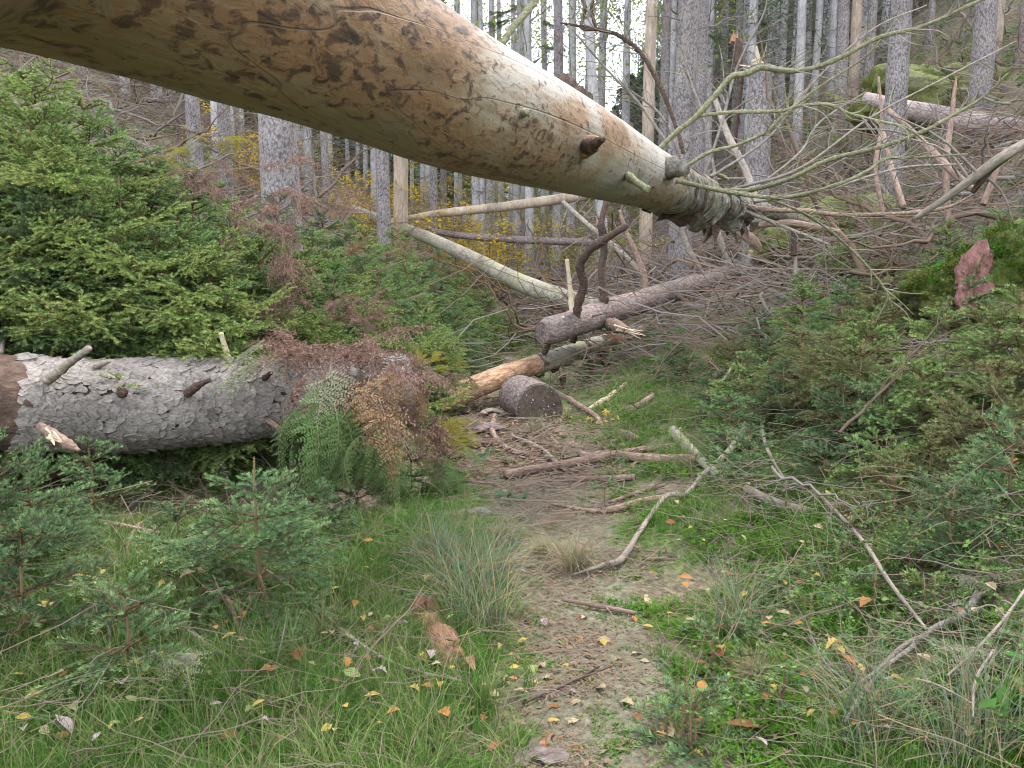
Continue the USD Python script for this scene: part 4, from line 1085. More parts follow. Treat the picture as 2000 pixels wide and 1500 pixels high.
# azimuth: 0 = to the right, -90 = towards the camera, 180 = to the left
clump('big clump of dead red brown bracken draped over the scaly trunk', [
    (680, 690, 5.5, 'bracken_brown', 13, (-180, 40), (-40, 25), (.45, .95), .24), (780, 730, 5.5, 'bracken_brown', 10, (-150, 30), (-50, 10), (.45, .85), .16), (610, 690, 5.5, 'bracken_brown', 10, (120, 260), (0, 30), (.4, .7), .12),
    (760, 740, 5.25, 'bracken_tan', 9, (-140, -20), (-75, -20), (.5, .9), .14), (660, 740, 5.15, 'bracken_tan', 5, (-150, -60), (-80, -40), (.6, .9), .10), (840, 820, 5.4, 'bracken_brown', 8, (-120, 0), (-85, -40), (.4, .75), .12)], 1)
clump('greenish bracken with pale hanging fronds in front of the scaly trunk', [
    (650, 800, 5.0, 'bracken_green', 7, (-130, -30), (-80, -40), (.7, 1.0), .10), (600, 735, 5.1, 'bracken_pale', 3, (-150, -40), (-75, -30), (.6, .9), .10), (560, 695, 5.2, 'bracken_pale', 4, (150, 230), (-25, 5), (.4, .75), .07), (710, 850, 4.95, 'bracken_green', 6, (-120, -10), (-75, -35), (.6, .8), .08), (720, 780, 5.0, 'bracken_tan', 3, (-130, -30), (-80, -40), (.6, .9), .10), (610, 760, 5.05, 'bracken_green', 4, (-140, -50), (-75, -40), (.6, .9), .08), (590, 715, 5.1, 'bracken_brown', 5, (-170, -40), (-60, 0), (.45, .75), .10)], 2)
clump('yellow green fern at the right end of the dead bracken', [
    (850, 720, 6.2, 'bracken_yellow', 7, (-60, 200), (10, 50), (.22, .4), .08), (860, 850, 5.6, 'bracken_yellow', 9, (-70, 70), (-30, 25), (.3, .55), .10), (850, 890, 5.4, 'bracken_green', 7, (-80, 20), (-50, 0), (.4, .65), .10)], 3)
clump('brown dead bracken trailing down between the spruces above the scaly trunk', [
    (450, 360, 6.5, 'bracken_brown', 9, (-120, 30), (-40, 25), (.4, .75), .22), (500, 430, 6.4, 'bracken_brown', 10, (-130, 20), (-60, 10), (.4, .8), .18), (540, 500, 6.3, 'bracken_brown', 7, (-120, 0), (-80, -20), (.4, .7), .12), (600, 410, 6.9, 'bracken_brown', 8, (-120, 40), (-35, 20), (.4, .75), .22), (520, 580, 6.2, 'bracken_brown', 6, (-120, -60), (-85, -50), (.4, .6), .06)], 4)
clump('yellowing fern fronds on top of the spruce thicket', [
    (430, 300, 6.5, 'bracken_yellow', 6, (-150, 30), (-10, 30), (.35, .6), .16), (390, 280, 6.5, 'bracken_pale', 3, (-140, 0), (-20, 20), (.35, .5), .10)], 5)
clump('small brown bracken standing behind the scaly trunk', [
    (650, 620, 6.4, 'bracken_brown', 9, (-160, 20), (-20, 50), (.3, .55), .12), (715, 620, 6.4, 'bracken_brown', 8, (-150, 10), (0, 70), (.3, .5), .07)], 6)
clump('brown tufts of dead bracken on the left bank near the grey leaning trunk', [
    (800, 500, 9.0, 'bracken_brown', 5, (-160, 20), (0, 60), (.3, .5), .08), (700, 505, 8.8, 'bracken_tan', 5, (-160, 20), (0, 60), (.3, .5), .10), (670, 400, 9.5, 'bracken_brown', 6, (-160, 20), (-10, 30), (.4, .6), .2)], 7)
for k, (px, py) in enumerate([(640, 1080), (360, 1330), (1860, 1180), (1900, 1330)]):
    q_ = hit(px, py) + np.array([0, 0, .10])
    dq = q_ - EYE
    o = thing('fern_plant', ['small pale green fern right of the upright spruce sapling', 'small pale fern in the grass at the bottom left', 'pale yellow fern among twigs on the right', 'pale fern near the bottom right corner'][k], 'fern', mat=place(q_))
    for j in range(4):
        inst(o, 'frond', FR['bracken_pale' if k else 'bracken_green'][j % 3], place([0, 0, 0], -PI / 2 + rs.uniform(-1.4, 1.4), rs.uniform(.0, .5), rs.normal(0, .3), rs.uniform(.22, .38)))
# ------------------------------------------------------------------ scattering
def quats(yaw, tilt, az):
    """Quaternions: turn by yaw about z, then tip over by tilt towards azimuth az."""
    h = tilt / 2
    a = np.stack([np.cos(h), -np.sin(h) * np.sin(az), np.sin(h) * np.cos(az), 0 * h], 1)
    b = np.stack([np.cos(yaw / 2), 0 * yaw, 0 * yaw, np.sin(yaw / 2)], 1)
    w = a[:, 0] * b[:, 0] - a[:, 1] * b[:, 1] - a[:, 2] * b[:, 2] - a[:, 3] * b[:, 3]
    x = a[:, 0] * b[:, 1] + a[:, 1] * b[:, 0] + a[:, 2] * b[:, 3] - a[:, 3] * b[:, 2]
    y = a[:, 0] * b[:, 2] - a[:, 1] * b[:, 3] + a[:, 2] * b[:, 0] + a[:, 3] * b[:, 1]
    z = a[:, 0] * b[:, 3] + a[:, 1] * b[:, 2] - a[:, 2] * b[:, 1] + a[:, 3] * b[:, 0]
    return np.stack([w, x, y, z], 1)


def scatter(name, label, cat, protos, pos, scale, tilt, rng, yaw=None, kind='stuff', bake=False):
    """protos: (v, f, material) meshes or class paths, drawn at every pos as one PointInstancer."""
    if bake:
        n = len(pos)
        which = rng.integers(0, len(protos), n)
        s = np.broadcast_to(np.asarray(scale, float), (n,))
        qs = quats(rng.uniform(0, 2 * PI, n) if yaw is None else yaw, np.abs(rng.normal(0, 1, n)) * tilt, rng.uniform(0, 2 * PI, n))
        w, x, y, z = qs.T
        R = np.stack([1 - 2 * (y * y + z * z), 2 * (x * y - w * z), 2 * (x * z + w * y), 2 * (x * y + w * z), 1 - 2 * (x * x + z * z), 2 * (y * z - w * x), 2 * (x * z - w * y), 2 * (y * z + w * x), 1 - 2 * (x * x + y * y)], 1).reshape(-1, 3, 3) * s[:, None, None]
        mats = sorted({p[2] for p in protos})
        out = None
        for mt in mats:
            V, F, c = [], [], 0
            for k, pr in enumerate(protos):
                if pr[2] != mt:
                    continue
                i = np.where(which == k)[0]
                v = np.einsum('nij,kj->nki', R[i], pr[0]) + np.asarray(pos)[i][:, None]
                f = pr[1][None] + (np.arange(len(i)) * len(pr[0]))[:, None, None] + c
                V.append(v.reshape(-1, 3))
                F.append(f.reshape(-1, 3))
                c += len(V[-1])
            if c:
                out = mesh('/World', name, (np.vstack(V), np.vstack(F)), mt, smooth=False, label=label if len(mats) == 1 else label + {'blade_green': ', green blades', 'blade_mixed': ', straw toned blades'}.get(mt, ''), cat=cat, kind=kind)
        return out
    path = '/World/' + numbered('/World', name)
    pi = UsdGeom.PointInstancer.Define(stage, path)
    rel = pi.CreatePrototypesRel()
    for k, pr in enumerate(protos):
        pp = '%s/piece_%03d' % (path, k)
        if isinstance(pr, str):
            x = UsdGeom.Xform.Define(stage, pp)
            x.GetPrim().GetReferences().AddInternalReference(pr)
        else:
            mesh(path, 'piece_%03d' % k, pr[:2], pr[2], smooth=False, num=False)
        rel.AddTarget(pp)
    n = len(pos)
    pi.CreateProtoIndicesAttr(Vt.IntArray.FromNumpy(rng.integers(0, len(protos), n).astype(np.int32)))
    pi.CreatePositionsAttr(Vt.Vec3fArray.FromNumpy(np.asarray(pos, np.float32)))
    s = np.broadcast_to(np.asarray(scale, float), (n,))
    pi.CreateScalesAttr(Vt.Vec3fArray.FromNumpy(np.repeat(s[:, None], 3, 1).astype(np.float32)))
    qs = quats(rng.uniform(0, 2 * PI, n) if yaw is None else yaw, np.abs(rng.normal(0, 1, n)) * tilt, rng.uniform(0, 2 * PI, n))
    pi.CreateOrientationsAttr(Vt.QuathArray([Gf.Quath(*map(float, q_)) for q_ in qs]))
    tagp(pi.GetPrim(), label, cat, None, kind)
    return path


def sown(n, x0, x1, y0, y1, rng, dens, near=2.0):
    """n points of the ground, thinning out with distance; dens(x, y) in [0, 1] says where they may stand."""
    out = []
    tot = 0
    while tot < n:
        k = 4 * n
        y = y0 * (y1 / y0) ** rng.random(k)
        x = rng.uniform(x0, x1, k)
        ok = (rng.random(k) < dens(x, y)) & (np.abs(x) < .75 * y + .4)
        out.append(np.stack([x[ok], y[ok]], 1))
        tot += ok.sum()
    xy = np.vstack(out)[:n]
    return np.column_stack([xy, H(xy[:, 0], xy[:, 1])])


def off_path(x, y):
    return np.abs(x - path_x(y)) / path_w(y)


def cloudy(x, y, f, seed):
    return meshkit.fbm(np.stack([x, y, 0 * x], -1) * f, 3, seed)


# ------------------------------------------------------------------ standing trees
def stand(px, w, d, mat='bark_standing', top=None, label=None, group=None, nb=14, lean=(0, 0), live=0, seed=0, name='spruce_tree', bz=None, first=.6, cat='tree', L=(.5, 1.6)):
    rng = np.random.default_rng(seed)
    x, y = at_px(px, d)
    b = on(x, y, -.25)
    R = w * d / FPX / 2
    h = top if top is not None else rng.uniform(15, 21)
    t = thing(name, label, cat, group, mat=place(b))
    zz = np.array([0, .25, .6, 1.2, 2.2, 3.5, 5, 7, 9, 12, 15, 18, 21.0])
    zz = np.concatenate([zz[zz < h - .05], [h]])
    hh = max(h, 14.0)
    r = R * (1.0 - .55 * zz / hh) * (1 + .55 * np.exp(-zz / .30))
    ax = np.stack([lean[0] * zz + .02 * np.sin(zz * .6 + seed), lean[1] * zz + .02 * np.cos(zz * .5 + seed), zz], 1)
    n = 60
    pr = spl(np.column_stack([ax, r]), n)
    v, f = tube(pr[:, :3], pr[:, 3], 20, True, .10, seed, 2.5)
    mesh(t, 'trunk', (v, f), mat)
    for k in range(nb):
        z = rng.uniform(first, min(h, 9.5))
        p = np.array([np.interp(z, zz, ax[:, 0]), np.interp(z, zz, ax[:, 1]), z])
        i = rng.integers(0, 8)
        l = rng.uniform(*L)
        inst(t, 'dead_branch', DEAD[i], place(p, rng.uniform(0, 2 * PI), rng.uniform(-.5, .35), rng.uniform(0, 6), l / DEADL[i]))
    for k in range(live):
        z = h * rng.uniform(.35, .98)
        p = np.array([np.interp(z, zz, ax[:, 0]), np.interp(z, zz, ax[:, 1]), z])
        l = (1 - z / h) * 2.6 + .5
        inst(t, 'live_branch', SPB['needle_dark'][4][rng.integers(0, 3)], place(p, rng.uniform(0, 2 * PI), rng.uniform(-.5, .05), 0, l / .95))
    return t, b, h, pr


TREES = [  # px, width px, depth, bark, label, branches, live branches
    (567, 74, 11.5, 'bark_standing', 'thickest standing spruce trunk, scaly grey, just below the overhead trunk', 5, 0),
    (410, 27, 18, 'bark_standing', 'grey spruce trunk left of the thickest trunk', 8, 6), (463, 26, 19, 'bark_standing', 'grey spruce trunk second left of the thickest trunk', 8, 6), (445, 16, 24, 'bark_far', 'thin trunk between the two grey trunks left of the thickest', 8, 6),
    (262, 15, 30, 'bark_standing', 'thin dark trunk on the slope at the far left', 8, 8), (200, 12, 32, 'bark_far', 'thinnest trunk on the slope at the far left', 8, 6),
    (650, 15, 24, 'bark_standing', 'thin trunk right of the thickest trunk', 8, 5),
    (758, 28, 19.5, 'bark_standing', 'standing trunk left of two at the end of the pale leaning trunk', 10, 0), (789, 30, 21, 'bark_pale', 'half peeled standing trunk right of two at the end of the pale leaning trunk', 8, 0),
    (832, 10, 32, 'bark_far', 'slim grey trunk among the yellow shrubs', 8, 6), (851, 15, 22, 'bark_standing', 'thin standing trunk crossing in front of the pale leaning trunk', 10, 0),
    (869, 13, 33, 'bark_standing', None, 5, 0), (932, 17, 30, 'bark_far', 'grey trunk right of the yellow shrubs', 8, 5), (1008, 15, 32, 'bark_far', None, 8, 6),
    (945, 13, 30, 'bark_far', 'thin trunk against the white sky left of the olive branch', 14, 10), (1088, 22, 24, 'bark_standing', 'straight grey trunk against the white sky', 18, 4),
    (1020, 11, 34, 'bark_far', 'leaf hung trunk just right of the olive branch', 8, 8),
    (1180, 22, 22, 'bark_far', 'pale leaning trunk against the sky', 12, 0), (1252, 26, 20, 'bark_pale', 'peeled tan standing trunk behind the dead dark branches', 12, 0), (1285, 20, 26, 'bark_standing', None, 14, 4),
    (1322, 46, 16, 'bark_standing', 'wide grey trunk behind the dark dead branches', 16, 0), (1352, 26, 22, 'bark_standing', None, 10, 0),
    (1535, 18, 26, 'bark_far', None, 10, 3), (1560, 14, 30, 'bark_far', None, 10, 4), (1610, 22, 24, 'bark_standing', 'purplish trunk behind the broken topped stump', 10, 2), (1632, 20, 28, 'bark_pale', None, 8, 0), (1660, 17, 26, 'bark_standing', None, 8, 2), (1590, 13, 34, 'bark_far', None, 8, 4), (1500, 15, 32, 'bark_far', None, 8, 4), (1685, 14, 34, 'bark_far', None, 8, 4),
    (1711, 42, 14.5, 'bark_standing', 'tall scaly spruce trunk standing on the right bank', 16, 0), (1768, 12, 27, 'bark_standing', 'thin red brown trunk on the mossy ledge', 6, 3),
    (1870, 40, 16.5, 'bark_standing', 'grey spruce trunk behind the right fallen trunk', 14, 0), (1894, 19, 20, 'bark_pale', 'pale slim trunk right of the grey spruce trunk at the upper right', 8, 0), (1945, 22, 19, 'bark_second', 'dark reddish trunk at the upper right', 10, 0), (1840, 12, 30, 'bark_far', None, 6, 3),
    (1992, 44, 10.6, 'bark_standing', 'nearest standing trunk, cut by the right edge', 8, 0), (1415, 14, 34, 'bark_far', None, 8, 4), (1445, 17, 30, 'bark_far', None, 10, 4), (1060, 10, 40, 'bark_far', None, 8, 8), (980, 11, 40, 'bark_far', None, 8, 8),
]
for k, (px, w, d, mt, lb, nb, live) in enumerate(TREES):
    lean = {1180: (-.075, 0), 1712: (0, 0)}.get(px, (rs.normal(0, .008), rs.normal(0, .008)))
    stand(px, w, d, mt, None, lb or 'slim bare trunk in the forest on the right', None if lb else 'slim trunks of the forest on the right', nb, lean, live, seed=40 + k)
# the snapped one with a splintered top
t, b, h, pr = stand(1463, 49, 14, 'bark_standing', float(P(1463, 150, 14)[2] - H(*at_px(1463, 14))) + .25, 'snapped spruce stump with a white splintered top', nb=4, seed=97, L=(.3, .8), cat='tree stump', name='broken_tree')
tp = b + pr[-1, :3]
im = place(b)
shards(t, im, tp - np.array([0, 0, .12]), np.array([-.35, 0, 1.0]), .16, 'wood_pale', 9, 4, .34)
shards(t, im, tp - np.array([.1, 0, .12]), np.array([-1.0, 0, .25]), .07, 'wood_pale', 4, 9, .42)
# the dark snapped top hung up beside it
pt = [P(1447, 165, 13.6), P(1443, 120, 13.6), P(1441, 80, 13.6)]
t = thing('snapped_log', 'dark snapped stem with a fresh orange break beside the splintered stump', 'broken stem', mat=basis(pt[0], pt[2] - pt[0], (0, 1, 0)))
m = basis(pt[0], pt[2] - pt[0], (0, 1, 0))
v, f = tube(spl(pt, 12), np.linspace(.05, .085, 12), 12, True, .15, 3, 8)
mesh(t, 'stem', (local(m, v), f), 'bark_dark_branch')
shards(t, m, pt[2] - np.array([0, 0, .05]), np.array([.15, 0, 1.0]), .12, 'wood_rotten', 8, 6, .22)
limb(t, m, 'stem_base', [(1447, 165, 13.6, 5), (1437, 260, 13.7, 4), (1434, 330, 13.8, 4)], 'bark_dark_branch')

# slim forest far behind: copies of a few trees
def far_tree(seed, kind):
    rng = np.random.default_rng(seed)
    h = rng.uniform(14, 20)
    zz = np.linspace(0, h, 14)
    ax = np.stack([.05 * np.sin(zz * .4 + seed), .05 * np.cos(zz * .3 + seed), zz], 1)
    tw = []
    lv, lf, lt, n = [], [], [], 0
    for k in range(90 if kind == 'spruce' else 60):
        z = rng.uniform(1.0, h * .97)
        L = (1 - z / h) * 2.2 + .4
        az = rng.uniform(0, 2 * PI)
        d = np.array([math.cos(az), math.sin(az), rng.uniform(-.5, .15) if kind == 'spruce' else rng.uniform(.2, .9)])
        p0 = np.array([np.interp(z, zz, ax[:, 0]), np.interp(z, zz, ax[:, 1]), z])
        q_ = np.linspace(0, 1, 5)
        pts = p0 + np.outer(q_ * L, d) + np.outer(q_ ** 2, [0, 0, .25 * L]) + rng.normal(0, .03, (5, 3))
        tw.append(tube(pts, np.linspace(.016, .004, 5), 3, False))
        for j in range(3):
            o = pts[rng.integers(1, 5)]
            e = o + nrm(d + rng.normal(0, .8, 3)) * L * .35
            tw.append(tube(np.array([o, (o + e) / 2 + rng.normal(0, .03, 3), e]), [.007, .005, .003], 3, False))
        alive = z > h * ((.22 if seed % 2 else .5) if kind == 'spruce' else .25)
        if alive or rng.random() < .12:
            m_ = int((44 if kind == 'spruce' else 36) * min(1, L))
            c = pts[rng.integers(1, 5, m_)] + rng.normal(0, 1, (m_, 3)) * np.array([.16, .16, .12]) * L
            s = rng.uniform(.5, 1.2, (m_, 1)) * (.10 if kind == 'spruce' else .06)
            u = nrm(rng.normal(0, 1, (m_, 3))) * s
            w = nrm(np.cross(u, rng.normal(0, 1, (m_, 3)))) * s * (.25 if kind == 'spruce' else .55)
            if kind == 'spruce':
                u[:, 2] = -np.abs(u[:, 2]) * 1.2
            v = np.stack([c - u, c + w, c + u, c - w], 1).reshape(-1, 3)
            lv.append(v)
            lf.append(((np.arange(m_) * 4)[:, None] + np.array([[0, 1, 2, 0, 2, 3]])).reshape(-1, 3) + n)
            n += len(v)
    tr = tube(ax, .16 * (1 - .75 * zz / h), 9, True, .08, seed, 2)
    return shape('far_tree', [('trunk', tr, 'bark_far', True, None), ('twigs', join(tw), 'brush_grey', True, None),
                              ('crown', (np.vstack(lv), np.vstack(lf)), 'far_needle' if kind == 'spruce' else 'birch_green', False, None)])


FT = [far_tree(60 + k, 'spruce') for k in range(4)] + [far_tree(70 + k, 'leaf') for k in range(2)]
g = np.random.default_rng(77)
cnt = 0
while cnt < 230:
    d = g.uniform(26, 95)
    px = g.uniform(-120, 2120) if g.random() < .7 else g.uniform(1280, 2120)
    x, y = at_px(px, d)
    k = int(g.integers(0, 6))
    if k > 3 and not (800 < px < 1450):
        k = int(g.integers(0, 4))
    if 850 < px < 1240 and (d < 70 or g.random() < .8):
        continue
    where = 'left slope' if px < 800 else ('right slope' if px > 1350 else 'valley end')
    thing('forest_tree', ('slim spruce in the far forest on the %s' if k < 4 else 'slim tree with sparse yellow green leaves at the %s') % where, 'tree', ('far spruces on the ' if k < 4 else 'sparse leafed trees at the ') + where,
          mat=place(on(x, y, -.1), g.uniform(0, 6), 0, 0, g.uniform(.7, 1.35)), ref=FT[k])
    cnt += 1

# the dense wood closing the valley
def dense_conifer(seed, h):
    rng = np.random.default_rng(seed)
    n = 1500
    z = h * rng.random(n) ** 1.15
    R = (1 - z / h) * .27 * h * (1 + .3 * np.sin(z * 9 / h * 6)) + .15
    a = rng.uniform(0, 2 * PI, n)
    q_ = np.sqrt(rng.uniform(.15, 1, n)) * R
    c = np.stack([q_ * np.cos(a), q_ * np.sin(a), z - .25 * q_], 1)
    s = rng.uniform(.5, 1.2, (n, 1)) * .30
    u = nrm(np.stack([np.cos(a), np.sin(a), rng.normal(-.5, .3, n)], 1)) * s
    w = nrm(np.cross(u, rng.normal(0, .5, (n, 3)) + [0, 0, 1])) * s * .32
    v = np.stack([c - u, c + w, c + u, c - w], 1).reshape(-1, 3)
    f = ((np.arange(n) * 4)[:, None] + np.array([[0, 1, 2, 0, 2, 3]])).reshape(-1, 3)
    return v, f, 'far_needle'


DC = [dense_conifer(170 + k, 9.0) for k in range(4)]
gd = np.random.default_rng(88)
n_ = 420
px_, d_ = gd.uniform(-150, 2150, n_), gd.uniform(52, 125, n_)
mid = np.exp(-((px_ - 1060) / 190) ** 2)
xy = [at_px(a, d) for a, d in zip(px_, d_)]
scatter('far_wood', 'grey green wall of distant conifers behind the trunks', 'forest', DC, np.array([on(x, y, -.3) for x, y in xy]), gd.uniform(.85, 1.35, n_) * (1.15 - .60 * mid) * (d_ / 80) ** .5, .03, gd)

# yellow and green shrubs of the valley
def shrub(seed, h, nl, mat, sz=.035):
    rng = np.random.default_rng(seed)
    tw, tips = [], []
    for k in range(9):
        az = rng.uniform(0, 2 * PI)
        p = np.zeros(3) + [rng.normal(0, .06), rng.normal(0, .06), 0]
        d = nrm([math.cos(az) * .5, math.sin(az) * .5, 1])
        pts = [p]
        for j in range(5):
            d = nrm(d + rng.normal(0, .22, 3))
            p = p + d * h / 5 * rng.uniform(.7, 1.1)
            pts.append(p)
        pts = np.array(pts)
        tw.append(tube(pts, np.linspace(.012, .003, 6), 4, False))
        for j in range(9):
            o = pts[rng.integers(1, 6)]
            e = o + nrm(np.array([rng.normal(), rng.normal(), rng.uniform(-.2, .6)])) * h * rng.uniform(.12, .32)
            tw.append(tube(np.array([o, (o + e) / 2 + rng.normal(0, .02, 3), e]), [.005, .003, .002], 3, False))
            tips += [o + (e - o) * q_ for q_ in (.4, .7, 1.0)]
    tips = np.array(tips)
    c = tips[rng.integers(0, len(tips), nl)] + rng.normal(0, .05 * h ** .5, (nl, 3))
    s = rng.uniform(.6, 1.3, (nl, 1)) * sz
    u = nrm(rng.normal(0, 1, (nl, 3)) * [1, 1, .45]) * s
    w = nrm(np.cross(u, rng.normal(0, .4, (nl, 3)) + [0, 0, 1])) * s * .55
    v = np.stack([c - u, c + w, c + u, c - w], 1).reshape(-1, 3)
    f = ((np.arange(nl) * 4)[:, None] + np.array([[0, 1, 2, 0, 2, 3]])).reshape(-1, 3)
    return shape('shrub', [('stems', join(tw), 'brush_brown', True, None), ('leaves', (v, f), mat, False, None)])


SH = [shrub(80, 2.4, 1100, 'beech_yellow', .045), shrub(81, 1.8, 900, 'beech_yellow', .045), shrub(82, 2.6, 1300, 'birch_green', .05), shrub(83, 1.5, 0 + 500, 'birch_green', .03), shrub(84, 2.2, 160, 'beech_yellow', .035)]
SHR = [(715, 22, 0), (700, 24, 1), (735, 20.5, 1), (860, 21.5, 0), (890, 20.8, 1), (930, 21, 1), (975, 21, 1), (1160, 21, 2), (1185, 19, 4), (1120, 22, 0), (500, 22, 0), (480, 20, 4), (735, 26, 0), (700, 29, 0), (880, 30, 0), (930, 27, 0), (970, 30, 1), (820, 31, 0), (850, 24, 1), (905, 23, 1), (960, 24, 1), (1010, 28, 1), (1080, 26, 4), (1150, 25, 1), (1195, 28, 2), (1060, 33, 2), (1130, 34, 2), (990, 36, 2), (780, 36, 0), (620, 30, 0), (645, 34, 4), (500, 27, 0), (515, 24, 1), (420, 34, 0), (580, 40, 0), (1240, 32, 2), (1250, 27, 4), (1290, 30, 4), (880, 40, 2), (930, 45, 0), (1000, 50, 2), (1100, 48, 0), (1180, 44, 2), (840, 46, 2), (300, 32, 4), (1500, 24, 4), (1570, 20, 3), (1620, 22, 3), (1550, 28, 2)]
for i_, (px, d, k) in enumerate(SHR):
    if k in (0, 1, 2) and d > 22 and i_ % 5 in (1, 3):
        continue
    x, y = at_px(px, d)
    thing('beech_shrub' if k in (0, 1, 4) else 'leafy_shrub', ['yellow beech shrub between the trunks of the valley', 'low yellow beech shrub at the valley floor', 'yellow green shrub at the end of the valley', 'low green shrub on the right slope', 'nearly bare shrub with a few yellow leaves'][k], 'shrub',
          ['yellow beech shrubs', 'low yellow beech shrubs', 'yellow green shrubs', 'low green shrubs', 'nearly bare shrubs'][k], mat=place(on(x, y, -.05), g.uniform(0, 6), 0, 0, g.uniform(.8, 1.4)), ref=SH[k])
# tall thin leafy tree close to the sky gap
for k, (px, d, s) in enumerate([(1030, 27, 1.1), (1110, 30, 1.2), (1165, 33, 1.3), (960, 34, 1.2), (900, 38, 1.3), (1215, 30, 1.1), (1390, 36, 1.2), (1060, 42, 1.3), (1140, 45, 1.4), (1000, 46, 1.4)]):
    x, y = at_px(px, d)
    thing('forest_tree', 'tall thin tree with sparse yellow green leaves against the sky', 'tree', 'thin leafy trees in the sky gap', mat=place(on(x, y), k, 0, 0, s), ref=FT[4 + k % 2])

# ------------------------------------------------------------------ fallen trunks farther back
def trunk_px(name, px, mat, label, sides=18, rough=.06, seed=2, cat='fallen tree', nb=0, n=50, pl=(.4, 1.2)):
    p_, r_ = path3(px)
    t, m, ax, r = lying(name, p_, r_, mat, label, cat, n, sides, rough, lump=3, seed=seed)
    rng = np.random.default_rng(seed)
    for k in range(nb):
        i = int(rng.integers(3, n - 3))
        dd = nrm(np.cross(ax[-1] - ax[0], rng.normal(0, 1, 3)))
        a = ax[i]
        l = rng.uniform(*pl)
        limb(t, m, 'dead_branch', None, 'bark_grey_brush', n=6, sides=5, pts=np.array([a, a + dd * l * .5, a + dd * l + np.array([rng.normal(0, .1), rng.normal(0, .1), -.1])]), rad=np.array([.012, .009, .004]))
    return t


trunk_px('fallen_tree', [(772, 432, 21, 5), (860, 417, 20.5, 8), (980, 404, 20, 9), (1085, 390, 19.5, 10), (1150, 380, 19.3, 11), (1260, 366, 19, 12)], 'bark_pale', 'pale peeled thin trunk leaning across the valley in the background', nb=14, seed=5)
trunk_px('fallen_tree', [(795, 440, 21, 5), (870, 456, 20.5, 6), (950, 464, 20, 7), (1050, 470, 19.5, 7), (1180, 474, 19, 7)], 'bark_second', 'thin dark trunk lying below the pale leaning one', nb=10, seed=6)
trunk_px('fallen_tree', [(660, 398, 25, 8), (740, 428, 22, 10), (830, 462, 19.5, 12), (930, 508, 17.3, 14), (1000, 545, 15.8, 17), (1070, 573, 14.8, 19), (1170, 605, 13.8, 20)], 'bark_grey_smooth', 'long grey trunk sloping down the left bank into the valley', nb=4, seed=7, n=90, sides=28, pl=(.1, .3))
trunk_px('fallen_tree', [(1690, 190, 16, 10), (1745, 207, 15.6, 15), (1840, 228, 15.2, 20), (1975, 256, 14.5, 24), (2080, 275, 14, 24)], 'bark_pink', 'thick pinkish grey trunk lying on the right slope between standing trees', nb=5, seed=8, sides=32, n=80, pl=(.1, .4))
trunk_px('fallen_tree', [(1100, 395, 17, 4), (1150, 440, 16.3, 4.5), (1210, 490, 15.6, 5), (1260, 540, 15, 5.5)], 'bark_grey_stick', 'slanting pale dead stem in the brush behind the path', nb=22, seed=9, pl=(.4, 1.1))
trunk_px('fallen_tree', [(1395, 190, 12, 5), (1420, 260, 11.6, 6.5), (1455, 330, 11.2, 7), (1480, 400, 10.8, 6)], 'bark_grey_stick', 'leaning dead stem in front of the snapped stump', nb=14, seed=10)
trunk_px('leaning_snag', [(1852, 432, 8.6, 6), (1847, 330, 8.7, 6.5), (1856, 250, 8.8, 5), (1863, 190, 8.9, 4), (1868, 150, 9, 1.5)], 'bark_brown_stick', 'upright rusty broken stem in front of the right fallen trunk', seed=11, cat='dead stem')
trunk_px('leaning_snag', [(1726, 420, 10, 4), (1710, 330, 10.2, 4.5), (1722, 240, 10.4, 3.5), (1716, 150, 10.6, 2)], 'bark_brown_stick', 'orange brown broken stem leaning on the scaly trunk of the right bank', seed=12, cat='dead stem')
trunk_px('leaning_snag', [(1765, 405, 9.8, 6), (1742, 330, 10.4, 5), (1725, 260, 11, 4)], 'bark_brown_stick', 'short orange stem right of the scaly trunk of the right bank', seed=13, cat='dead stem')
trunk_px('leaning_snag', [(1900, 370, 8, 6), (1855, 330, 8.3, 7), (1800, 275, 8.7, 6), (1735, 215, 9.2, 5)], 'bark_brown_stick', 'brown stem leaning down to the right across the bank', seed=14, cat='dead stem', nb=4)
trunk_px('leaning_snag', [(1550, 500, 9, 6), (1551, 440, 9, 6), (1560, 385, 9, 4)], 'bark_dark_branch', 'short black upright stem below the end of the overhead trunk', seed=15, cat='dead stem')
trunk_px('dead_branch', [(1790, 425, 6.6, 5), (1850, 385, 6.4, 7), (1905, 345, 6.2, 9), (1960, 305, 6.0, 10), (2040, 262, 5.8, 11)], 'bark_grey_stick', 'thick grey dead branch reaching in from the right edge', seed=16, cat='branch', nb=5)
trunk_px('dead_branch', [(1900, 375, 6.3, 5), (1940, 325, 6.1, 8), (2010, 275, 5.9, 9)], 'bark_dark_branch', 'dark fork under the grey branch at the right edge', seed=17, cat='branch')
trunk_px('leaning_snag', [(1920, 400, 6.6, 6), (1940, 350, 6.6, 6), (1965, 290, 6.6, 5)], 'bark_brown_stick', 'short rusty stem under the grey branch at the right edge', seed=18, cat='dead stem')
trunk_px('broken_log', [(1438, 455, 8.0, 5), (1460, 462, 7.9, 10), (1478, 480, 7.9, 9), (1484, 492, 7.9, 3)], 'bark_brown_stick', 'broken orange stem end under the tip of the overhead trunk', seed=19, cat='broken stem')
trunk_px('broken_log', [(1480, 440, 8.6, 5), (1540, 436, 8.5, 7), (1590, 444, 8.5, 7), (1640, 452, 8.4, 4)], 'bark_brown_stick', 'pinkish broken stem lying behind the overhead trunk tip', seed=20, cat='broken stem')

# brushwood: dead crowns and twigs heaped behind the path and over the banks
g = np.random.default_rng(31)


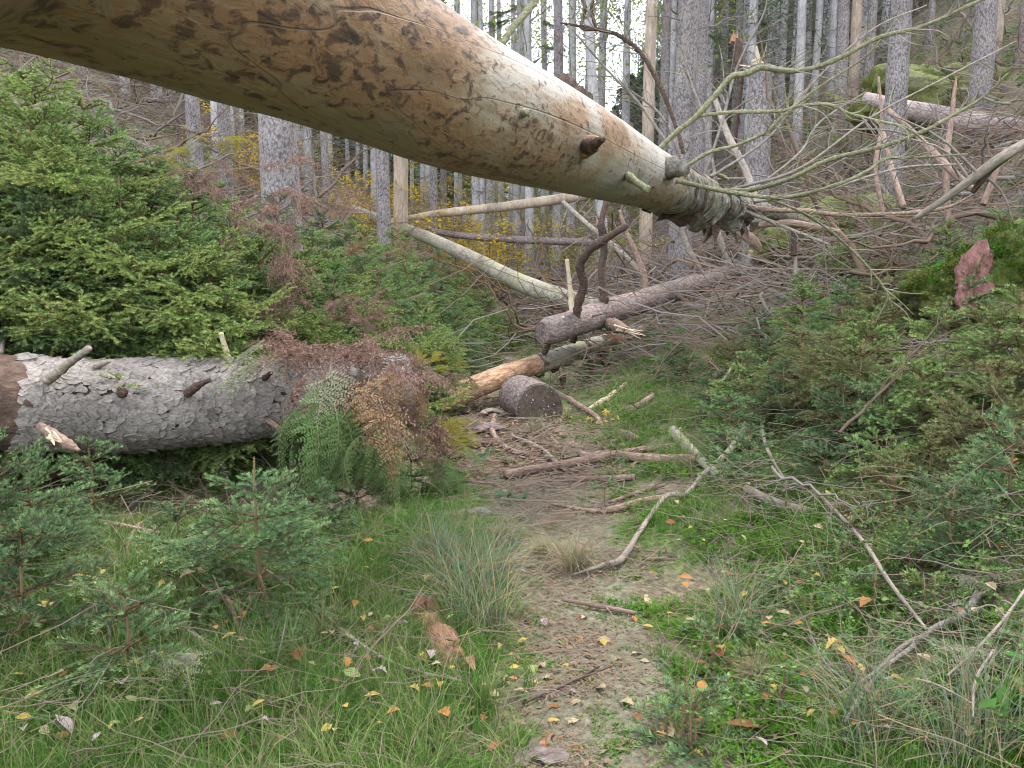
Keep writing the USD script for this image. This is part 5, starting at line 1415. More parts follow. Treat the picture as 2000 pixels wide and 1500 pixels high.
def brush(label, n, px, dd, lift, sc, protos, tilt=1.2):
    pts = np.array([on(*at_px(a, max(d, max(14.4, min(12.4 + (a - 1050) * .0138, 19)) if 1050 < a < 1640 and dd[0] > 9 else 0)), g.uniform(0, lift)) for a, d in zip(g.uniform(*px, n), dd[0] * (dd[1] / dd[0]) ** g.random(n))])
    scatter('brushwood', label, 'brushwood', protos, pts, g.uniform(*sc, n), tilt, g)


brush('grey brown heap of dead branches filling the hollow behind the path', 260, (1020, 1640), (14, 19), 1.0, (.6, 1.1), BRUSH)
brush('grey brush of dead branches at the valley bottom', 130, (1010, 1500), (16, 26), .7, (.7, 1.2), BRUSH)
pts = sown(110, .9, 6.5, 3.6, 15, g, lambda x, y: np.clip((x - path_x(y)) / 1.2 - .6, 0, 1) * (.5 + .5 * (y > 4)))
scatter('brushwood', 'thin grey dead twigs lying over the right bank', 'brushwood', DEAD[:5], pts + np.stack([0 * pts[:, 0], 0 * pts[:, 0], g.uniform(.08, .5, len(pts))], 1), g.uniform(.5, 1.0, len(pts)), .7, g)
brush('grey brush of dead branches on the slope behind the left thicket', 230, (-80, 640), (13, 40), .9, (.8, 1.8), BRUSH)
brush('grey brush of dead branches on the slope among the right trees', 260, (1380, 2060), (8.5, 32), .6, (.5, 1.2), BRUSH)
brush('grey brush of dead branches between the yellow shrubs', 160, (620, 1320), (20, 50), .3, (.6, 1.2), BRUSH, 1.4)

# ------------------------------------------------------------------ boulders and the red slab of bark
import trimesh


def boulder(name, c, size, seed, mat, label, cat='boulder', moss=True):
    s = trimesh.creation.icosphere(5)
    v = np.array(s.vertices)
    k = meshkit.fbm(v * 1.3 + seed, 4, seed)
    v = v * (1 + 1.1 * (k[:, None] - .5))
    v = v + .03 * (meshkit.fbm(v * 8 + seed, 2, seed)[:, None] - .5) * v
    t = thing(name, label, cat, mat=place(c))
    mesh(t, 'stone', (v * np.asarray(size), np.array(s.faces)), mat)
    return t, v * np.asarray(size) + c


c1 = P(1985, 500, 6.2)
_, bv1 = boulder('mossy_boulder', c1 - [0, 0, .18], (.50, .42, .34), 3, 'stone_moss', 'bright green mossy boulder at the right edge beside the red bark slab')
_, bv2 = boulder('mossy_boulder', on(*at_px(1600, 14.0), .45), (1.3, .9, .75), 5, 'stone_moss', 'big mossy earth bank under the roots left of the scaly trunk on the right')
_, bv3 = boulder('mossy_boulder', on(*at_px(1790, 19.5), .25), (1.9, 1.3, 1.0), 8, 'stone_moss', 'mossy ledge behind the right fallen trunk')
_, bv4 = boulder('mossy_boulder', P(1845, 545, 6.3) - [0, 0, .1], (.30, .25, .20), 9, 'stone_moss', 'small mossy hummock at the foot of the red bark slab')
m = np.eye(4)
m[:3, 3] = P(1900, 560, 5.95)
m[:3, :3] = rot([0, 1, 0], .18) @ rot([1, 0, 0], -.35)
t = thing('bark_slab', 'large red brown slab of bark leaning against the mossy boulder', 'bark slab', mat=m)
g = np.random.default_rng(55)
an = np.linspace(0, 2 * PI, 40, endpoint=False)
out = np.stack([.135 * np.cos(an) + .05 * np.sin(an), .24 * np.sin(an)], 1) * (1 + .22 * gaussian_filter(g.normal(0, 1, 40), .8, mode='wrap'))[:, None] + [0, .10]
V = []
for rr_ in (1.0, .75, .5, .25):
    o = out * rr_ + np.array([0, .10]) * (1 - rr_)
    V.append(np.stack([o[:, 0], .03 * np.cos(o[:, 0] * 12) - .02 + g.normal(0, .004, 40), o[:, 1]], 1))
fr_ = np.vstack(V + [np.array([[0, .01, .10]])])
bk = fr_ + [0, .03, 0]
F = []
for q_ in range(3):
    for i in range(40):
        a, b_ = q_ * 40 + i, q_ * 40 + (i + 1) % 40
        F += [[a, b_, b_ + 40], [a, b_ + 40, a + 40]]
for i in range(40):
    F.append([120 + i, 120 + (i + 1) % 40, 160])
F = np.array(F)
rim = np.array([x for i in range(40) for x in ([i, 161 + i, (i + 1) % 40], [(i + 1) % 40, 161 + i, 161 + (i + 1) % 40])])
mesh(t, 'bark_plate', (np.vstack([fr_, bk]), np.vstack([F, F[:, ::-1] + 161, rim])), 'bark_red_slab', smooth=False)
# ------------------------------------------------------------------ ground cover shapes
def tuft(seed, n, h, spread, mat, w=.0028, bend=.9, seg=4):
    rng = np.random.default_rng(seed)
    V, F, c = [], [], 0
    s = np.linspace(0, 1, seg)
    for k in range(n):
        az = rng.uniform(0, 2 * PI)
        b = np.array([rng.normal(0, spread * .3), rng.normal(0, spread * .3), -.01])
        l = h * rng.uniform(.5, 1.15)
        o = rng.uniform(.15, 1.0) * bend
        d = np.array([math.cos(az), math.sin(az), 0])
        cur = b + np.outer(l * (.25 * o * s + .55 * o * s ** 2), d) + np.outer(l * (s - .42 * o * s ** 2.2), [0, 0, 1])
        side = np.array([-math.sin(az), math.cos(az), 0]) if rng.random() < .6 else nrm(rng.normal(0, 1, 3))
        wd = (w * rng.uniform(.7, 1.2) * (1 - s ** 1.6) + .0004)[:, None] * side
        v = np.stack([cur - wd / 2, cur + wd / 2], 1).reshape(-1, 3)
        i = np.arange(seg - 1) * 2
        f = np.vstack([np.stack([i, i + 1, i + 3], 1), np.stack([i, i + 3, i + 2], 1)])
        V.append(v)
        F.append(f + c)
        c += len(v)
    return np.vstack(V), np.vstack(F), mat


def moss_cushion(seed, n, h, r, mat):
    rng = np.random.default_rng(seed)
    V = []
    for k in range(n):
        a, q_ = rng.uniform(0, 2 * PI), r * math.sqrt(rng.random())
        b = np.array([q_ * math.cos(a), q_ * math.sin(a), h * rng.uniform(.35, 1.0) * (1 - .4 * (q_ / r) ** 2)])
        for j in range(6):
            az = rng.uniform(0, 2 * PI)
            d = nrm([math.cos(az), math.sin(az), rng.uniform(.1, 1.0)])
            L = rng.uniform(.009, .016)
            s = nrm(np.cross(d, [0, 0, 1.0])) * .0022
            o = b - np.array([0, 0, rng.uniform(0, .018)])
            V.append([o - s, o + s, o + d * L])
    v = np.array(V).reshape(-1, 3)
    return v, np.arange(len(v)).reshape(-1, 3), mat


def sprig(seed, h, mat, lf=.012, n=24, k=3, ratio=.6):
    """A small leafy plant such as bilberry."""
    rng = np.random.default_rng(seed)
    V, F, c = [], [], 0
    for q_ in range(k):
        az = rng.uniform(0, 2 * PI)
        d = nrm([math.cos(az) * .5, math.sin(az) * .5, 1])
        p = np.array([rng.normal(0, .015), rng.normal(0, .015), 0.])
        pts = [p]
        for j in range(6):
            d = nrm(d + rng.normal(0, .22, 3))
            p = p + d * h / 6
            pts.append(p)
        pts = np.array(pts)
        v, f = tube(pts, np.linspace(.0014, .0007, 7), 3, False)
        V.append(v)
        F.append(f + c)
        c += len(v)
        for j in range(n // k):
            o = pts[rng.integers(1, 7)] + rng.normal(0, .004, 3)
            u = nrm([rng.normal(), rng.normal(), rng.normal(.15, .35)])
            s = nrm(np.cross(u, [0, 0, 1.0] + rng.normal(0, .4, 3)))
            l = lf * rng.uniform(.6, 1.25)
            m_ = o + u * l * .5
            v = np.array([o, m_ - s * l * ratio * .5, o + u * l, m_ + s * l * ratio * .5])
            V.append(v)
            F.append(np.array([[0, 1, 2], [0, 2, 3]]) + c)
            c += 4
    return np.vstack(V), np.vstack(F), mat


def bits(seed, n, r, mat, size=(.004, .02), asp=.4, lift=.012):
    """Scraps of litter lying flat."""
    rng = np.random.default_rng(seed)
    c = np.stack([rng.normal(0, r, n), rng.normal(0, r, n), rng.uniform(.002, lift, n)], 1)
    a = rng.uniform(0, 2 * PI, n)
    l = rng.uniform(*size, n)[:, None]
    u = np.stack([np.cos(a), np.sin(a), rng.normal(0, .2, n)], 1) * l
    w = np.stack([-np.sin(a), np.cos(a), rng.normal(0, .25, n)], 1) * l * asp * rng.uniform(.5, 1.2, (n, 1))
    v = np.stack([c - u, c - u * .2 - w, c + u, c + u * .1 + w], 1).reshape(-1, 3)
    f = ((np.arange(n) * 4)[:, None] + np.array([[0, 1, 2, 0, 2, 3]])).reshape(-1, 3)
    return v, f, mat


def twigs(seed, n, r, mat, L=(.06, .3), rad=.0016, lift=.05, bend=.12):
    rng = np.random.default_rng(seed)
    T_ = []
    for k in range(n):
        a = rng.uniform(0, 2 * PI)
        l = rng.uniform(*L)
        c = np.array([rng.normal(0, r), rng.normal(0, r), rng.uniform(.003, lift)])
        d = np.array([math.cos(a), math.sin(a), rng.normal(0, .18)])
        s = np.linspace(-.5, .5, 5)
        p = c + np.outer(s * l, d) + np.cumsum(rng.normal(0, bend * l * .25, (5, 3)), 0) * [1, 1, .6]
        p[:, 2] = np.maximum(p[:, 2], .002)
        T_.append(tube(p, np.linspace(rad, rad * .5, 5) * rng.uniform(.6, 1.6), 3, False))
    v, f = join(T_)
    return v, f, mat


g = np.random.default_rng(91)
GR = [tuft(1, 26, .17, .06, 'blade_green', bend=1.0), tuft(2, 26, .20, .07, 'blade_green', bend=1.2), tuft(3, 22, .14, .06, 'blade_mixed', bend=1.1), tuft(4, 24, .22, .07, 'blade_mixed', bend=1.3)]
GS = [tuft(5, 22, .12, .05, 'blade_green'), tuft(6, 18, .16, .05, 'blade_mixed', bend=1.2)]
left_side = lambda x, y: np.clip((path_x(y) - x) / path_w(y) - .75, 0, 1) * (1 - ((y > 4.55) & (y < 5.9) & (x < -.9)))
right_side = lambda x, y: np.clip((x - path_x(y)) / path_w(y) - .75, 0, 1)
p = sown(2900, -3.4, .2, 1.9, 5.6, g, lambda x, y: left_side(x, y) * np.clip((5.2 - y) / 1.2, .12, 1) * (.35 + .65 * (cloudy(x, y, 2.2, 3) > .42)))
scatter('grass', 'fine green grass with straw blades left of the path', 'grass', GR, p, g.uniform(.6, 1.25, len(p)), .30, g, bake=True)
p = sown(1600, .3, 4.8, 1.9, 8.5, g, lambda x, y: right_side(x, y) * (cloudy(x, y, 1.8, 5) > .50))
scatter('grass', 'green and straw coloured grass among the moss right of the path', 'grass', GR, p, g.uniform(.45, 1.1, len(p)), .35, g, bake=True)
p = sown(1000, -3.2, 2.5, 6.5, 24, g, lambda x, y: np.clip(off_path(x, y) - .35, 0, 1))
scatter('grass', 'thin grass farther along the path and bank', 'grass', GS + GR[2:], p, g.uniform(.8, 1.6, len(p)), .35, g, bake=True)
MO = [moss_cushion(k, 34, .05, .055, 'moss_green') for k in range(3)] + [moss_cushion(9, 34, .04, .055, 'moss_yellow')]
p = sown(2300, .25, 4.6, 1.9, 9, g, lambda x, y: right_side(x, y) * np.clip(1.35 - .22 * (x - path_x(y)), .25, 1) * (cloudy(x, y, 1.5, 8) > .43))
scatter('moss', 'bright green haircap moss right of the path', 'moss', MO[:3], p, g.uniform(.7, 1.5, len(p)), .2, g, bake=True)
p = sown(1300, -3.0, .1, 1.9, 6.0, g, lambda x, y: left_side(x, y) * (cloudy(x, y, 1.6, 12) > .47))
scatter('moss', 'green moss under the grass left of the path', 'moss', MO[:3], p, g.uniform(.6, 1.3, len(p)), .2, g, bake=True)
p = sown(420, -.7, 1.2, 2.0, 9, g, lambda x, y: (off_path(x, y) < 1.0) * (cloudy(x, y, 3.5, 15) > .56))
scatter('moss', 'thin moss patches on the trodden path', 'moss', [moss_cushion(20, 26, .010, .05, 'moss_yellow'), moss_cushion(21, 26, .012, .05, 'moss_green')], p, g.uniform(.6, 1.2, len(p)), .1, g, bake=True)
# moss on the boulders and on top of the scaly trunk
mp = []
for bv, n_ in ((bv1, 300), (bv2, 240), (bv3, 240), (bv4, 120)):
    up = bv[bv[:, 2] > np.quantile(bv[:, 2], .42)]
    mp.append(up[g.integers(0, len(up), n_)] - [0, 0, .012])
mp = np.vstack(mp)
scatter('moss', 'yellow green moss covering the boulders of the right bank', 'moss', [MO[3], moss_cushion(31, 34, .05, .055, 'moss_yellow'), MO[0]], mp, g.uniform(.9, 1.7, len(mp)), .4, g, bake=True)
mp = []
for k in range(150):
    i = int(g.integers(66, 104))
    th = g.normal(0, .30)
    mp.append(lax[i] + lrad[i] * (np.array([0, 0, 1.0]) * math.cos(th) + nrm(np.cross(lax[-1] - lax[0], [0, 0, 1.0])) * -math.sin(th)) * .99)
scatter('moss', 'moss strip growing on top of the scaly trunk', 'moss', MO[2:], np.array(mp), g.uniform(.6, 1.0, len(mp)), .3, g, bake=True)
# bilberry and herbs
BI = [sprig(40 + k, .16, 'bilberry_leaf', .013, 30, 4) for k in range(3)] + [sprig(44, .20, 'bilberry_leaf', .016, 30, 3)]
p = sown(2400, .6, 5.5, 2.0, 11, g, lambda x, y: right_side(x, y) * np.clip((x - path_x(y)) * .9 - .45, .03, 1) * (cloudy(x, y, 1.7, 22) > .46))
scatter('bilberry', 'yellow green bilberry sprigs over the right bank', 'bilberry', BI, p, g.uniform(.6, 1.35, len(p)), .3, g, bake=True)
HE = [sprig(50 + k, .09, 'herb_leaf', .022, 14, 3, .85) for k in range(3)]
p = sown(700, -3.2, 4.2, 1.9, 10, g, lambda x, y: np.clip(off_path(x, y) - .8, 0, 1) * (cloudy(x, y, 2.4, 26) > .52))
scatter('ground_herbs', 'small round leaved herbs in moss and grass', 'herbs', HE, p, g.uniform(.6, 1.2, len(p)), .3, g, bake=True)
p = sown(420, -3.6, .5, 6, 22, g, lambda x, y: np.clip(off_path(x, y) - .6, 0, 1))
scatter('ground_herbs', 'light green leafy herbs at the foot of the left bank', 'herbs', [sprig(60 + k, .3, 'herb_leaf', .045, 26, 4, .5) for k in range(3)], p, g.uniform(.6, 1.3, len(p)), .3, g, bake=True)
# litter
LI = [bits(70 + k, 26, .07, 'litter', (.003, .011)) for k in range(2)] + [bits(72, 12, .07, 'litter', (.006, .02))] + [bits(73, 40, .07, 'twig_litter', (.006, .022), .10), bits(74, 60, .07, 'brush_brown', (.006, .022), .08)]
p = sown(2000, -1.0, 1.6, 1.9, 14, g, lambda x, y: np.clip(1.35 - off_path(x, y), 0, 1) * (.25 + .75 * (cloudy(x, y, 2.6, 33) > .47)))
scatter('leaf_litter', 'brown scraps of leaves, bark and needles on the path', 'litter', LI, p, g.uniform(.6, 1.3, len(p)), .1, g, bake=True)
p = sown(1500, -3.4, 5, 1.9, 12, g, lambda x, y: np.clip(off_path(x, y) - .8, 0, 1))
scatter('leaf_litter', 'scattered brown litter in moss and grass beside the path', 'litter', LI, p + [0, 0, .03], g.uniform(.6, 1.3, len(p)), .2, g, bake=True)
TW = [twigs(80 + k, 6, .12, 'twig_litter', (.05, .32), [.0018, .0034, .0024, .0045][k]) for k in range(4)] + [twigs(85, 8, .12, 'brush_brown', (.06, .3), .0022)]
p = sown(230, -.9, 1.5, 3.8, 9.5, g, lambda x, y: np.clip(1.6 - off_path(x, y), 0, 1) * np.clip((y - 3.6) / 1.0, 0.1, 1))
scatter('fallen_twigs', 'brown twigs littering the path near the sawn log', 'twigs', TW, p, g.uniform(.7, 1.5, len(p)), .12, g, bake=True)
p = sown(640, .5, 5.5, 1.9, 11, g, lambda x, y: right_side(x, y))
scatter('fallen_twigs', 'thin pale twigs and stalks in the right bank vegetation', 'twigs', [twigs(90 + k, 6, .13, 'twig_litter', (.10, .42), .0012, .20, .2) for k in range(4)], p, g.uniform(.7, 1.4, len(p)), .5, g, bake=True)
p = sown(320, -3.4, .2, 1.9, 6.0, g, lambda x, y: left_side(x, y))
scatter('fallen_twigs', 'thin pale twigs and stalks in the grass left of the path', 'twigs', [twigs(95 + k, 5, .13, 'twig_litter', (.10, .45), .0014, .12, .2) for k in range(3)], p, g.uniform(.7, 1.3, len(p)), .3, g, bake=True)
p = sown(420, -1.0, 1.3, 5.6, 9.5, g, lambda x, y: np.clip(1.5 - off_path(x, y), 0, 1))
scatter('bark_chips', 'reddish bark chips and splinters on the path around the sawn log', 'bark chips', [bits(100 + k, 12, .10, ['bracken_brown', 'litter'][k], (.012, .05), .35, .03) for k in range(2)] + [bits(103, 10, .10, 'litter', (.015, .06), .22, .03)], p, g.uniform(.6, 1.3, len(p)), .2, g, bake=True)

# rough undergrowth on the slopes farther back
FW = [twigs(150 + k, 9, .5, 'brush_grey' if k % 2 else 'brush_brown', (.5, 1.6), .0055, .5, .25) for k in range(4)]
p = sown(1300, -22, 24, 9, 45, g, lambda x, y: np.clip(off_path(x, y) - .6, 0, 1))
scatter('dead_undergrowth', 'dry grey stalks and twigs covering the forest slopes', 'undergrowth', FW[::2], p, g.uniform(.7, 1.6, len(p)), .4, g, bake=True)
p = sown(1300, -22, 24, 9, 45, g, lambda x, y: np.clip(off_path(x, y) - .6, 0, 1))
scatter('dead_undergrowth', 'dry brown stalks and twigs covering the forest slopes', 'undergrowth', FW[1::2], p, g.uniform(.7, 1.6, len(p)), .4, g, bake=True)
p = sown(1300, -14, 18, 9, 35, g, lambda x, y: np.clip(off_path(x, y) - .6, 0, 1) * (cloudy(x, y, .5, 41) > .5))
scatter('ground_herbs', 'low green plants patching the forest slopes', 'herbs', [sprig(160 + k, .4, 'herb_leaf', .09, 24, 4, .4) for k in range(3)], p, g.uniform(.6, 1.4, len(p)), .3, g, bake=True)

g2 = np.random.default_rng(515)
p = np.column_stack([g2.uniform(-3.4, -1.1, 46), g2.uniform(4.6, 5.9, 46)])
p = np.column_stack([p, H(p[:, 0], p[:, 1]) + g2.uniform(0, .12, 46)])
scatter('brushwood', 'dead dark twigs in the shaded hollow under the scaly trunk', 'brushwood', DEAD[:4], p, g2.uniform(.5, 1.0, 46), 1.0, g2)

# rushes and tussocks, one plant each
RUSH = [shape('rush_tuft', [('blades', tuft(110 + k, 130, .55, .22, 'blade_rush', .0032, 1.25, 6)[:2], 'blade_rush', False, None), ('dry_blades', tuft(120 + k, 80, .5, .2, 'blade_straw', .003, 1.6, 6)[:2], 'blade_straw', False, None)]) for k in range(2)]
TUS = [shape('straw_tussock', [('dry_blades', tuft(130 + k, 190, .28, .12, 'blade_straw', .0034, 1.6, 6)[:2], 'blade_straw', False, None), ('blades', tuft(140 + k, 70, .28, .10, 'blade_rush', .003, 1.4, 6)[:2], 'blade_rush', False, None)]) for k in range(2)]
for k, (px, py, s, kind, lb) in enumerate([
    (935, 1240, 1.0, 0, 'grey green rush tuft at the left path edge, nearest one'), (880, 1170, .95, 0, 'grey green rush tuft behind the nearest one at the left path edge'), (955, 1150, .8, 0, 'rush tuft leaning over the path beside the straw tussocks'), (850, 1100, .8, 0, 'rush tuft beside the yellow fern'),
    (1125, 1115, .95, 1, 'larger straw coloured tussock on the path'), (985, 1060, .7, 1, 'small straw tussock on the left side of the path'), (1060, 1085, .6, 1, 'flat straw tussock between the two others on the path'), (640, 1260, .8, 1, 'dry brown grass tussock under the upright sapling'), (1430, 1240, .8, 0, 'dark upright rush tuft in the moss on the right'), (1900, 1490, .9, 0, 'tall rush tuft at the bottom right corner'), (1700, 1450, .8, 0, 'rush tuft in the bottom right moss'), (1050, 850, .55, 0, 'thin grass tuft in front of the sawn log'), (1480, 1330, .6, 1, 'straw tussock in the moss on the right'), (760, 1290, .7, 1, 'dry tussock in the grass beside the rotten wood chunk')]):
    thing('rush_plant' if kind == 0 else 'straw_tussock', lb, 'rush' if kind == 0 else 'tussock', mat=place(hit(px, py), k * 1.7, 0, 0, s), ref=(RUSH, TUS)[kind][k % 2])

# ------------------------------------------------------------------ single fallen leaves
def leaf_mesh(seed, w=.55, curl=.5, lobed=False):
    rng = np.random.default_rng(seed)
    n = 9
    s = np.linspace(0, 1, n)
    half = w * .5 * np.sin(PI * s ** .8) ** .8 * (1 + (.25 * np.sin(s * 22) if lobed else .04 * np.sin(s * 30)))
    c1, c2 = rng.uniform(.3, 2.2) * curl, rng.uniform(.3, 1.8) * curl
    z = -.35 * c1 * (s - .5) ** 2 + .1 * c1
    mid = np.stack([s - .5, .05 * np.sin(s * 3), z], 1)
    L_ = mid + np.stack([0 * s, half, half * c2 * rng.uniform(.4, 1)], 1)
    R_ = mid - np.stack([0 * s, half, -half * c2 * rng.uniform(.2, 1)], 1)
    v = np.vstack([mid, L_, R_, [[-.68, .02, .02]]])
    f = []
    for i in range(n - 1):
        f += [[i, i + 1, n + i + 1], [i, n + i + 1, n + i], [i + 1, i, 2 * n + i], [i + 1, 2 * n + i, 2 * n + i + 1]]
    f.append([0, n + 1, 3 * n])
    return v, np.array(f)


LEAFM = ['leaf_yellow', 'leaf_orange', 'leaf_pale', 'leaf_mauve', 'leaf_brown', 'leaf_green_fallen']
LV = {}
for i, mt in enumerate(LEAFM):
    for k in range(3):
        LV[mt, k] = shape('leaf', [('leaf_blade', leaf_mesh(200 + 10 * i + k, [.55, .7, .62][k], [.5, .9, .3][k], k == 1), mt, False, None)])
big = [(408, 1200, 1, .085), (262, 1345, 0, .075), (295, 1330, 3, .06), (295, 1362, 0, .06), (368, 1340, 3, .08), (380, 1352, 2, .06), (240, 1390, 3, .08), (165, 1170, 0, .07), (255, 1222, 0, .06), (370, 1165, 2, .06), (452, 1290, 0, .05), (590, 1325, 4, .08), (838, 1328, 3, .06), (828, 1332, 0, .05), (835, 1395, 1, .06), (866, 1448, 1, .06), (205, 1160, 0, .035), (130, 1475, 3, .08), (40, 1370, 0, .05), (1048, 1312, 5, .06), (720, 1090, 1, .05), (700, 1175, 3, .045), (1340, 1160, 1, .06), (1335, 1172, 1, .05), (1395, 1355, 3, .08), (1370, 1378, 5, .07), (1372, 1362, 1, .06), (1630, 1315, 0, .06), (1635, 1330, 0, .05), (1530, 1245, 2, .06), (1530, 1180, 0, .04), (1500, 1255, 2, .045), (1440, 1270, 2, .05), (1265, 1185, 2, .055), (1180, 1255, 2, .06), (1175, 1260, 0, .05), (1098, 1258, 5, .055), (1300, 1435, 2, .085), (1285, 1440, 1, .06), (1305, 1430, 0, .06), (1265, 1440, 1, .05), (1225, 1378, 2, .05), (1175, 1348, 2, .05), (1105, 1305, 0, .045), (1020, 1362, 2, .05), (1655, 1345, 1, .05), (1690, 1225, 1, .06), (1560, 1180, 1, .04), (1660, 1055, 2, .06), (1245, 1405, 4, .05), (1450, 1450, 4, .11), (1400, 1320, 4, .10), (1800, 1340, 2, .06), (1330, 1040, 1, .05), (1310, 1045, 4, .06), (1545, 945, 0, .05), (1280, 940, 0, .04), (960, 1150, 5, .05), (100, 945, 0, .05), (1130, 1465, 4, .05), (1070, 1330, 2, .04), (1205, 1290, 0, .035), (1140, 1210, 2, .04), (560, 1120, 2, .04), (640, 1140, 1, .04), (690, 1370, 5, .06), (260, 1420, 5, .05), (145, 1445, 5, .06), (1985, 920, 3, .09), (1985, 945, 1, .07), (1885, 955, 4, .08), (1615, 1000, 0, .05), (1760, 945, 0, .05)]
cname = ['yellow', 'orange', 'pale buff', 'mauve brown', 'dark brown', 'pale green']
adj = ['curled', 'flat', 'pointed', 'cupped']


def leaf_thing(px, py, ci, s, seed, label=None, group=None, dz=.0):
    q_ = hit(px, py)
    off = float(np.clip(np.abs(q_[0] - path_x(q_[1])) / path_w(q_[1]) - .8, 0, 1))
    q_ = q_ + np.array([0, 0, .006 + .095 * off + dz])
    r_ = np.random.default_rng(seed)
    thing('fallen_leaf', label, 'leaf', group, mat=place(q_, r_.uniform(0, 6.3), r_.normal(.05, .22), r_.normal(0, .25), s), ref=LV[LEAFM[ci], int(r_.integers(0, 3))])


for k, (px, py, ci, s) in enumerate(big):
    side = 'in the grass left of the path' if px < 900 else ('on the trodden path' if px < 1320 else 'in the moss right of the path')
    leaf_thing(px, py, ci, s, 1000 + k, '%s fallen leaf lying %s' % (cname[ci], side), '%s fallen leaves %s' % (cname[ci], side))
for k in range(280):
    px, py = g.uniform(0, 2000), 860 + 640 * g.random() ** .8
    if px < 950 and py < 1060:
        continue
    ci = int(g.choice(6, p=[.24, .12, .30, .08, .18, .08]))
    side = 'in the grass left of the path' if px < 900 else ('on the trodden path' if px < 1320 else 'in the moss right of the path')
    leaf_thing(px, py, ci, g.uniform(.025, .05), 1200 + k, '%s fallen leaf lying %s' % (cname[ci], side), '%s fallen leaves %s' % (cname[ci], side))

# ------------------------------------------------------------------ single sticks and branches on the ground
def ground_path(px, lift):
    out = []
    for i, (x, y, r) in enumerate(px):
        l = lift[i] if isinstance(lift, (list, tuple)) else lift
        q_ = hit(x, y + 0)
        if l > .05:                        # a point in the air: in front of the ground seen there
            dist = np.linalg.norm(q_ - EYE)
            q_ = q_ + (EYE - q_) / dist * l * 1.8
        else:
            q_ = q_ + np.array([0, 0, l])
        dd_ = float((q_ - EYE) @ FWD)
        out.append((q_, r * dd_ / FPX))
    return np.array([a for a, b in out]), np.array([b for a, b in out])


